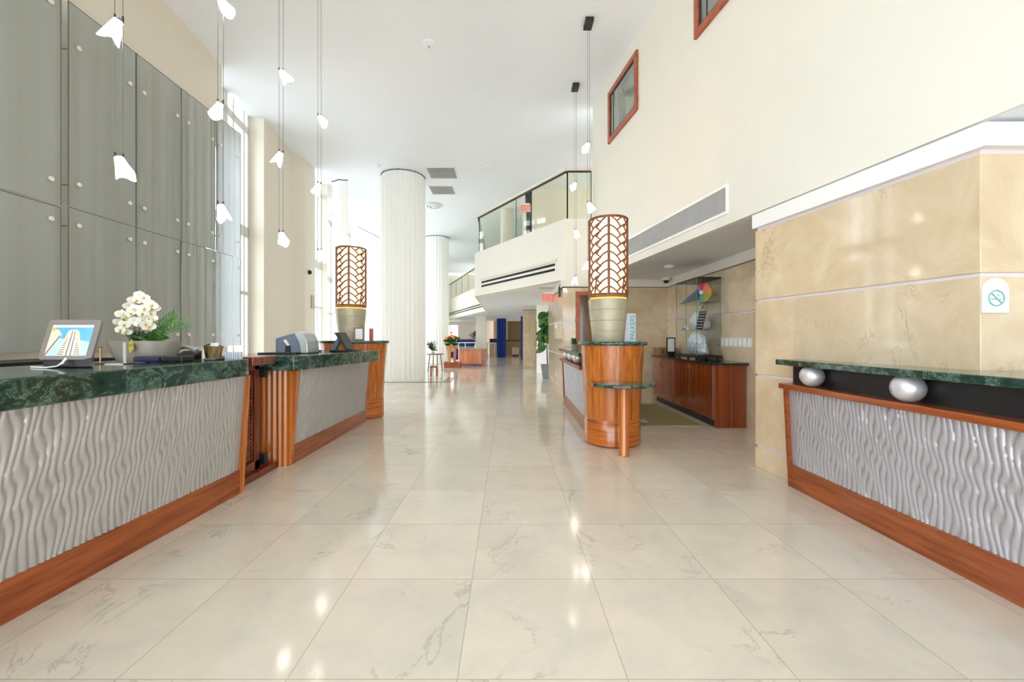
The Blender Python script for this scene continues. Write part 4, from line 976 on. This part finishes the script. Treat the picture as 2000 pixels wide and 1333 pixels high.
t = thing('no_smoking_sign', 'white arched no smoking sign on the marble pier end', 'sign', (2.68, 2.24, 1.34))
xc, yc, w = (1941-CX)/F*2.246, 2.243, .071
arch = [(xc-w, 1.343), (xc+w, 1.343), (xc+w, 1.46)] + [(xc+w*math.cos(q*PI/16), 1.46+w*math.sin(q*PI/16)) for q in range(1, 16)] + [(xc-w, 1.46)]
m = MB(); m.loft([[(x, yc-.008, z) for x, z in arch], [(x, yc+.002, z) for x, z in arch]]); m.build('plaque', M['paper'], t, bevel=.001)
zc = 1.423; R = .041
m = MB(); m.tube([(xc+R*math.cos(q*PI/20), yc-.010, zc+R*math.sin(q*PI/20)) for q in range(41)], .0042, 6)
m.tube([(xc-R*.7, yc-.010, zc+R*.7), (xc+R*.7, yc-.010, zc-R*.7)], .0042, 6); m.box(xc-.028, xc-.002, yc-.0095, yc-.008, zc-.010, zc-.003); m.box(xc+.010, xc+.026, yc-.0095, yc-.008, zc-.010, zc-.003)
m.tube([(xc+.005, yc-.0095, zc+.022), (xc+.015, yc-.0095, zc+.012), (xc+.026, yc-.0095, zc+.012)], .002, 5); m.build('no_smoking_symbol', M['tealsign'], t)

def exit_sign(label, x, y, z, s=1.0):
    t = thing('exit_sign', label, 'exit sign', (x, y, z))
    m = MB(); m.box(x-.15*s, x+.15*s, y-.012, y+.012, z-.105*s, z+.105*s); m.build('plate', M['exitface'], t)
    m = text_mesh('EXIT', .2*s); m.xform(Matrix.Translation((x, y-.015, z)) @ Matrix.Rotation(PI/2, 4, 'X') @ Matrix.Scale(.72, 4, (1, 0, 0))); m.build('lettering', M['exitred'], t)
    m = MB(); m.box(x-.12*s, x+.12*s, y-.02, y+.02, z+.105*s, z+.15*s); m.build('mount', M['trimwhite'], t)
exit_sign('red exit sign hanging under the soffit at the corridor corner', .97, 10.0, 2.16)
exit_sign('red exit sign seen through the near balcony glass', .52, 12.2, 5.00)
m = MB(); m.box(.50, .54, 12.21, 12.25, 3.6, 4.88); tag(m.build('sign_post', M['cream']), 'thin pale post under the exit sign on the balcony', 'post')

def plate(label, bx, name='wall_plate', cat='switch plate', grp=None, mat='paper'):
    m = MB(); m.box(*bx); return tag(m.build(name, M[mat], bevel=.002), label, cat, grp)
for k in range(8):
    y = 5.50+k*.115
    t = thing('switch_plate', ('%s switch plate in the row of eight on the niche wall, counting from the pier' % ('first second third fourth fifth sixth seventh eighth'.split()[k])), 'switch plate', (NX, y, 1.14), 'switch plates on the niche wall')
    m = MB(); m.box(NX-.008, NX, y-.042, y+.042, 1.085, 1.205); m.build('cover', M['paper'] if k < 7 else M['planter'], t, bevel=.002)
    m = MB(); m.box(NX-.012, NX-.008, y-.012, y+.012, 1.12, 1.17); m.build('rocker', M['trimwhite'], t)
plate('nearer of two switch plates on the corridor wall corner', (1.092, 1.10, 9.3, 9.40, 1.42, 1.56))
plate('farther of two switch plates on the corridor wall corner', (1.092, 1.10, 9.6, 9.70, 1.42, 1.56))
plate('white notice plate on the marble left of the wood door', (1.15, 1.34, YE-.012, YE, 1.50, 1.62), 'notice_sign', 'notice')
plate('low white socket plate near the corridor floor', (1.092, 1.10, 9.5, 9.57, .32, .44), 'socket_plate', 'socket')
t = thing('bracket_lamp', 'small dark bracket lamp at the top of the corridor wall', 'wall lamp', (1.1, 8.7, 2.25))
m = MB(); m.box(1.05, 1.09, 8.62, 8.70, 2.06, 2.26); m.build('body', M['darkmetal'], t, bevel=.006)
m = MB(); m.tube([(1.07, 8.66, 2.26), (1.10, 8.6, 2.36)], .012, 6); m.build('arm', M['darkmetal'], t)
# left pier fixtures
t = thing('security_camera', 'small black camera high on the cream left pier', 'camera', (-5.2, 11.0, 2.9))
m = MB(); m.ball((-5.22, 10.95, 2.93), .06, n=14, m=10); m.build('dome', M['black'], t, smooth=60)
m = MB(); m.box(-5.30, -5.235, 10.88, 11.02, 2.88, 3.02); m.build('mount', M['cream'], t)
plate('pale wall box on the cream left pier', (-5.29, -5.245, 11.15, 11.3, 2.0, 2.35), 'wall_box', 'wall box', mat='planter')
plate('small thermostat on the cream left pier under the wall box', (-5.27, -5.235, 10.86, 10.94, 1.8, 1.98), 'thermostat', 'thermostat', mat='cream')

# ceiling fittings
def ceil_vent(label, x0, x1, y0, y1, z=ZC):
    t = thing('ceiling_air_vent', label, 'air vent', ((x0+x1)/2, (y0+y1)/2, z), 'ceiling air vents')
    m = MB(); m.box(x0, x1, y0, y1, z-.006, z); m.build('backing', M['ventgrey'], t)
    m = MB(); w = .03; m.box(x0-w, x1+w, y0-w, y0, z-.014, z); m.box(x0-w, x1+w, y1, y1+w, z-.014, z); m.box(x0-w, x0, y0, y1, z-.014, z); m.box(x1, x1+w, y0, y1, z-.014, z); m.build('frame', M['white'], t)
    m = MB(); k = 0
    while x0 + k*.045 < x1-.02:
        m.box(x0+k*.045, x0+k*.045+.012, y0, y1, z-.02, z-.006); k += 1
    m.build('louvres', M['ventdark'], t)
ceil_vent('nearer louvred vent in the high ceiling beside the tall curtain', -2.22, -1.47, 11.36, 12.1)
ceil_vent('farther louvred vent in the high ceiling beside the tall curtain', -2.42, -1.70, 12.75, 13.45)
t = thing('round_ceiling_diffuser', 'round ceiling diffuser just beyond the two louvred vents', 'air vent', (-2.6, 14.6, ZC))
for k, (r0, r1) in enumerate(((.30, .24), (.2, .15), (.1, .02))):
    m = MB(); m.lathe([(r0, ZC-.01), (r0, ZC-.03-.02*k), (r1, ZC-.05-.02*k), (r1, ZC-.01)], -2.6, 14.6, 36, caps=False); m.build('cone_ring', M['white'], t, smooth=40)
m = MB(); m.lathe([(.27, ZC-.004), (.27, ZC-.001)], -2.6, 14.6, 36); m.build('dark_throat', M['darkmetal'], t)
def smoke(label, x, y, z, r=.07, mat='paper', name='smoke_detector', dome=None):
    t = thing(name, label, 'detector' if name == 'smoke_detector' else 'camera', (x, y, z))
    m = MB(); m.lathe([(r, z), (r, z-r*.35), (r*.7, z-r*.6), (r*.3, z-r*.62)], x, y, 28); m.build('housing', M[mat], t, smooth=40)
    m = MB(); 
    if dome: m.ball((x, y, z-r*.6), r*.62, n=16, m=10); m.build('dome', M[dome], t, smooth=60)
    else: m.cyl(x, y, r*.2, z-r*.70, z-r*.6, 12); m.build('sensor', M['ventgrey'], t)
smoke('flat round detector in the high ceiling nearest the camera', (838-CX)/F*6.56, 6.56, ZC, .10, 'white')
smoke('small white detector in the high ceiling near the balcony', (952-CX)/F*11.25, 11.25, ZC, .07)
smoke('small round disc in the high ceiling above the left lamp', (738-CX)/F*11.2, 11.2, ZC, .08, 'white')
smoke('white smoke detector on the low soffit over the niche', 2.62, 6.75, ZS-.002, .075)
smoke('white detector under the far mezzanine soffit', -.9, 19.0, ZS-.012, .08)
smoke('white security camera with black dome at the niche corner', 3.10, 8.15, ZS-.002, .085, 'paper', 'dome_camera', 'black')

t = thing('soffit_slot', 'thin dark slot diffuser in the soffit near the corridor exit sign', 'air vent', (.9, 9.6, ZS-.02))
m = MB(); m.box(.74, 1.06, 9.55, 9.68, ZS-.018, ZS-.012); m.build('slot', M['void'], t)
m = MB(); m.box(.72, 1.08, 9.53, 9.55, ZS-.022, ZS-.012); m.box(.72, 1.08, 9.68, 9.70, ZS-.022, ZS-.012); m.build('frame', M['white'], t)
# ------------------------------------------------------------------ curtains
def curtain(name, label, path, z0, z1, mat, amp, wl, rod=True, cat='curtain', group=None, closed=False):
    pts = [Vector(p) for p in path]; seg = [(pts[i+1]-pts[i]).length for i in range(len(pts)-1)]; L = sum(seg)
    def at(s):
        for i, l in enumerate(seg):
            if s <= l or i == len(seg)-1:
                d = (pts[i+1]-pts[i]).normalized(); return pts[i]+d*s, Vector((-d.y, d.x))
            s -= l
    t = thing(name, label, cat, (sum(p.x for p in pts)/len(pts), sum(p.y for p in pts)/len(pts), z0), group)
    r = random.Random(len(path)+int(L*10)); ph = [r.uniform(0, 6) for _ in range(4)]
    def fn(u, v):
        p, n = at(u*L*.9999); s = u*L
        q = amp*(math.sin(2*PI*s/wl + .8*math.sin(s*3+ph[0])) + .35*math.sin(2*PI*s/(wl*2.3)+ph[1]))*(.85+.15*v)
        p = p+n*q; return (p.x, p.y, z0+(z1-z0)*v)
    m = MB(); m.grid(fn, int(L/(wl/8)), 10); m.build('cloth', mat, t, smooth=70)
    if rod:
        m = MB(); m.tube([(p.x, p.y, z1+.03) for p in pts], .011, 8); m.build('track', M['darkmetal'], t)
        k = 0
        m = MB()
        for i in range(0, len(pts), max(1, len(pts)//8)): m.cyl(pts[i].x, pts[i].y, .012, z1+.03, ZC, 8)
        m.build('track_hanger', M['darkmetal'], t)
    return t
def circ(cx, cy, r, n=40, ry=None): return [(cx+r*math.cos(2*PI*k/n), cy+(ry or r)*math.sin(2*PI*k/n)) for k in range(n+1)]
curtain('tall_sheer_curtain', 'tall white sheer curtain column standing alone beyond the left lamp', circ(-3.03, 12.05, .62), .02, 5.81, M['curtain'], .013, .13, group='tall sheer curtain columns')
curtain('tall_sheer_curtain', 'farther white sheer curtain column half hidden behind the near one', circ(-3.32, 19.4, .56, 40), .02, 5.81, M['curtain'], .013, .13, group='tall sheer curtain columns')
curtain('tall_sheer_curtain', 'narrow white sheer curtain beside the window behind the left lamp', [(-5.22, 12.35), (-4.95, 12.2), (-4.72, 12.25)], .02, 5.81, M['curtain'], .025, .10)
curtain('tall_sheer_curtain', 'bright sheer curtain along the curved far windows', [(-6.25, 17.4), (-6.0, 19.0), (-5.5, 21.0), (-5.2, 23.5), (-5.0, 25.5)], .02, 5.81, M['curtain_far'], .04, .2)
curtain('blue_curtain', 'royal blue curtain gathered at the middle of the far dark opening', circ(-.385, 25.2, .26, 20), .02, ZS-.02, M['blue'], .05, .16, rod=False)
curtain('blue_curtain', 'narrow royal blue curtain beside the far marble column', circ(.80, 22.4, .10, 14), .02, ZS-.02, M['blue'], .02, .10, rod=False)

# ------------------------------------------------------------------ far furniture and plants
t = thing('fig_tree', 'tall fiddle leaf fig in a grey pot at the corridor corner', 'potted plant', (1.17, 12.3, 0))
m = MB(); m.loft([[(1.17+sx*w, 12.3+sy*w, z) for sx, sy in ((-1, -1), (1, -1), (1, 1), (-1, 1))] for w, z in ((.13, 0), (.19, .42), (.17, .42), (.165, .38))]); m.build('pot', M['potgrey'], t, bevel=.006)
m = MB(); m.tube([(1.17, 12.3, .38), (1.15, 12.3, 1.1), (1.12, 12.3, 1.95)], [.022, .018, .010], 8); m.build('trunk', M['stem'], t, smooth=60)
rr = random.Random(17)
for k in range(34):
    z = .95+1.05*rr.random(); a = rr.uniform(0, 2*PI); b = Vector((1.13, 12.3, z)); L = rr.uniform(.30, .46)*(1-.25*abs(z-1.4))
    e = b + Vector((math.cos(a)*L*.8, math.sin(a)*L*.5, rr.uniform(-.34, .20)))
    m = MB(); m.leaf(b, e, rr.uniform(.16, .22), (rr.uniform(-.6, .6), -1.0, rr.uniform(.1, .7)), .12, 7, .2); m.build('leaf', M['leaf'] if k % 3 else M['leaf2'], t, smooth=60)

t = thing('flower_stand', 'orange flower bouquet in a tapered wood vase on a wood plinth', 'flower arrangement', (-2.25, 16.95, 0))
m = MB(); m.box(-2.57, -1.93, 16.7, 17.3, 0, .23); m.build('plinth', M['plinthwood'], t, bevel=.006)
for s in (-1, 1):
    m = MB(); m.loft([[(-2.28+s*.10-.045, 16.92, .23), (-2.28+s*.10+.045, 16.92, .23), (-2.28+s*.10+.045, 17.05, .23), (-2.28+s*.10-.045, 17.05, .23)], [(-2.28+s*.15-.06, 16.9, .9), (-2.28+s*.12+.06, 16.9, .9), (-2.28+s*.12+.06, 17.1, .9), (-2.28+s*.15-.06, 17.1, .9)]]); m.build('vase_leg', M['farwood'], t)
m = MB(); m.box(-2.50, -2.06, 16.88, 17.12, .78, .92); m.build('vase_bowl', M['farwood'], t)
m = MB()
for k in range(70):
    a, q = rr.random()*2*PI, rr.random(); b = Vector((-2.28, 17.0, .92)); e = b+Vector((math.cos(a)*.3*q+.1*math.cos(a), math.sin(a)*.2, rr.uniform(.0, .30))); m.leaf(b+(e-b)*.25+Vector((0, -.06, 0)), e+Vector((0, -.12, .04)), .15, (0, -1, .3), .1)
m.build('foliage', M['leaf'], t, smooth=60)
for k in range(22):
    a, q = rr.random()*2*PI, rr.random()**.5; m = MB(); m.ball((-2.27+.27*q*math.cos(a), 16.9+.15*q*math.sin(a), 1.16+.24*rr.random()*(1.25-q)), .06, .06, .05, 10, 7); m.build('flower', M['orange'], t, smooth=60)
m = MB(); 
for x in (-2.55, -1.98): m.box(x-.012, x+.012, 16.75, 16.775, .23, 1.0)
m.box(-2.55, -1.98, 16.75, 16.77, .99, 1.01); m.build('white_frame', M['trimwhite'], t)

t = thing('side_table', 'slim dark side table beside the farther curtain', 'table', (-2.6, 15.0, 0))
m = MB(); m.lathe([(.30, .60), (.31, .615), (.30, .63)], -2.62, 15.0, 28); m.build('table_top', M['tabletop'], t, smooth=40)
for k in range(4):
    a = k*PI/2+.5; m = MB(); m.tube([(-2.62+.2*math.cos(a), 15+.2*math.sin(a), .6), (-2.62+.27*math.cos(a), 15+.27*math.sin(a), 0)], .018, 6); m.build('leg', M['tabletop'], t)
t = thing('vase_plant', 'leafy mauve flower arrangement on the slim dark side table', 'potted plant', (-2.75, 15.0, .63))
m = MB(); m.lathe([(.06, .63), (.08, .70), (.05, .74)], -2.72, 15.0, 18); m.build('vase', M['trimwhite'], t, smooth=40)
m = MB()
for k in range(26):
    a = rr.random()*2*PI; b = Vector((-2.72, 15, .73)); m.leaf(b, b+Vector((math.cos(a)*.2, math.sin(a)*.1, rr.uniform(0, .42))), .06, (0, -.5, 1), .1)
m.build('foliage', M['leaf'], t, smooth=60)
for k in range(6):
    m = MB(); m.ball((-2.90+.12*rr.random(), 14.95, .92+.08*rr.random()), .035, n=8, m=6); m.build('flower', M['purple'], t, smooth=60)
t = thing('low_stool', 'small reddish stool at the foot of the near curtain', 'stool', (-2.35, 12.95, 0))
m = MB(); m.box(-2.42, -2.2, 12.9, 13.1, .28, .33); m.build('seat', M['framewood'], t)
for sx in (-2.40, -2.22):
    for sy in (12.92, 13.08):
        m = MB(); m.box(sx-.015, sx+.015, sy-.015, sy+.015, 0, .28); m.build('leg', M['framewood'], t)

t = thing('far_reception_desk', 'orange wood desk with a dark end panel at the far end of the hall', 'desk', (-1.5, 17.8, 0))
m = MB(); m.prism([(-2.1, 17.75), (-1.08, 17.45), (-1.08, 17.9), (-2.1, 18.2)], .10, .72); m.build('front_panel', M['farwood'], t)
m = MB(); m.prism([(-2.05, 17.85), (-1.08, 17.52), (-1.08, 17.9), (-2.05, 18.15)], 0, .10); m.build('toe_kick', M['purple'], t)
m = MB(); m.prism([(-1.08, 17.3), (-.92, 17.3), (-.92, 18.0), (-1.08, 18.0)], 0, .74); m.build('end_panel', M['plinthwood'], t)
m = MB(); m.prism([(-2.15, 17.7), (-1.0, 17.38), (-1.0, 17.95), (-2.15, 18.25)], .72, .755); m.build('desk_top', M['planter'], t)
t = thing('white_railing', 'white metal railing behind the far orange wood desk', 'railing', (-1.8, 19, 0))
m = MB(); m.tube([(-2.5, 19, .98), (-1.45, 19, .98)], .02, 8); m.tube([(-2.5, 19, .78), (-1.45, 19, .78)], .012, 8); m.build('rail', M['trimwhite'], t)
for x in (-2.45, -1.95, -1.47):
    m = MB(); m.cyl(x, 19, .016, 0, .98, 10); m.build('rail_post', M['trimwhite'], t)
proto = None
for k, (x, y, w) in enumerate(((-2.35, 21.0, 'nearest'), (-2.2, 23.4, 'right hand'), (-3.3, 22.6, 'farthest left'))):
    lab = '%s navy blue lounge seat behind the white railing' % w
    if proto is None:
        proto = thing('lounge_seat', lab, 'seat', (x, y, 0), 'navy lounge seats', local=True)
        m = MB(); m.box(-.38, .38, -.35, .35, .12, .45); m.build('seat', M['bluedark'], proto, bevel=.04)
        m = MB(); m.box(-.38, .38, .25, .42, .40, 1.12); m.build('backrest', M['bluedark'], proto, bevel=.05)
        for sx in (-.32, .32):
            for sy in (-.3, .3):
                m = MB(); m.cyl(sx, sy, .02, 0, .12, 8); m.build('leg', M['darkmetal'], proto)
    else: dup(proto, (x, y, 0), .3*k, lab)
t = thing('round_plant_screen', 'dark round leafy shrub behind the navy seats', 'plant', (-1.9, 24.5, 0))
m = MB(); m.cyl(-1.95, 24.5, .16, 0, .6, 14); m.build('pot', M['potgrey'], t)
m = MB()
for k in range(60):
    v = Vector((rr.gauss(0, 1), rr.gauss(0, 1), rr.gauss(0, 1))).normalized(); c = Vector((-1.95, 24.5, 1.15)); m.leaf(c+v*.2, c+v*Vector((.55, .4, .4)).length*.6, .16, (0, 0, 1), .1)
m.build('foliage', M['purple'], t, smooth=60)
t = thing('tall_bar_table', 'pale high table with navy stools left of the blue curtain', 'table', (-.95, 24, 0))
m = MB(); m.box(-1.25, -.72, 23.8, 24.3, .88, .92); m.build('table_top', M['planter'], t)
for x in (-1.2, -.77):
    for y in (23.85, 24.25):
        m = MB(); m.box(x-.02, x+.02, y-.02, y+.02, 0, .88); m.build('leg', M['farpink'], t)
t = thing('navy_bench_back', 'navy cushioned bench back behind the pale high table', 'bench', (-.9, 26, 0))
m = MB(); m.box(-1.15, -.66, 26, 26.3, 0, .9); m.build('base', M['farpink'], t)
m = MB(); m.box(-1.15, -.66, 25.98, 26.12, .9, 1.15); m.build('cushion', M['bluedark'], t, bevel=.03)
t = thing('white_cube_table', 'small pale cube table between the two blue curtains', 'table', (.5, 27, 0))
m = MB(); m.box(.26, .72, 26.8, 27.3, .12, .58); m.build('cube', M['farpink'], t, bevel=.01)
m = MB(); m.box(.30, .68, 26.85, 27.25, 0, .12); m.build('recessed_foot', M['black'], t)
t = thing('dark_bar_counter', 'dark bar counter deep behind the blue curtains', 'counter', (.6, 28.3, 0))
m = MB(); m.box(-.1, 1.0, 28.2, 28.7, 0, .98); m.build('front', M['fardark'], t)
m = MB(); m.box(-.15, 1.05, 28.1, 28.75, .98, 1.05); m.build('bar_top', M['black'], t)
t = thing('white_side_cabinet', 'white cabinet against the pale wall behind the fig tree', 'cabinet', (1.3, 14.4, 0))
m = MB(); m.box(1.0, 1.75, 14.2, 14.58, 0, .84); m.build('body', M['trimwhite'], t)
m = MB(); m.box(.98, 1.77, 14.18, 14.59, .84, .87); m.build('top', M['trimwhite'], t)

# ------------------------------------------------------------------ light, sky, camera
def lamp(name, kind, loc, energy, col=(1, 1, 1), **kw):
    l = bpy.data.lights.new(name, kind); l.energy = energy; l.color = col
    for k, v in kw.items(): setattr(l, k, v)
    o = bpy.data.objects.new(name, l); C.objects.link(o); o.location = loc; return o
lamp('lamp_bulb_light', 'POINT', lp1, 14, (1, .78, .52), shadow_soft_size=.08)
lamp('lamp_bulb_light', 'POINT', lp2, 14, (1, .78, .52), shadow_soft_size=.08)
w = bpy.data.worlds.new('bright_hazy_sky'); bpy.context.scene.world = w; w.use_nodes = True
nt = w.node_tree; bg = nt.nodes['Background']; tc = nt.nodes.new('ShaderNodeTexCoord'); sp = nt.nodes.new('ShaderNodeSeparateXYZ'); rp_ = nt.nodes.new('ShaderNodeValToRGB')
nt.links.new(tc.outputs['Generated'], sp.inputs[0]); nt.links.new(sp.outputs[2], rp_.inputs[0]); nt.links.new(rp_.outputs[0], bg.inputs[0])
e = rp_.color_ramp.elements; e[0].position = 0; e[0].color = (.93, .97, 1, 1); e[1].position = .7; e[1].color = (.78, .89, 1, 1)
bg.inputs[1].default_value = 5.0

sc = bpy.context.scene
cam = bpy.data.cameras.new('camera'); co = bpy.data.objects.new('camera', cam); C.objects.link(co); sc.camera = co
co.location = (0, 0, H); co.rotation_euler = (PI/2, 0, 0)
cam.sensor_fit = 'HORIZONTAL'; cam.sensor_width = 36; cam.lens = 36*F/2000
cam.shift_x = (1000-CX)/2000; cam.shift_y = (CY-666.5)/2000
cam.clip_start = .05; cam.clip_end = 300
vs = sc.view_settings; vs.view_transform = 'Standard'; vs.look = 'None'; vs.gamma = 1; vs.use_curve_mapping = False; vs.exposure = 0.52
cy = sc.cycles; cy.adaptive_threshold = .05; cy.max_bounces = 8; cy.diffuse_bounces = 6; cy.glossy_bounces = 3; cy.transmission_bounces = 6; cy.transparent_max_bounces = 10
cy.caustics_reflective = False; cy.caustics_refractive = False; cy.use_denoising = True; cy.sample_clamp_indirect = 6
for o in LOCAL: del o['local_build']
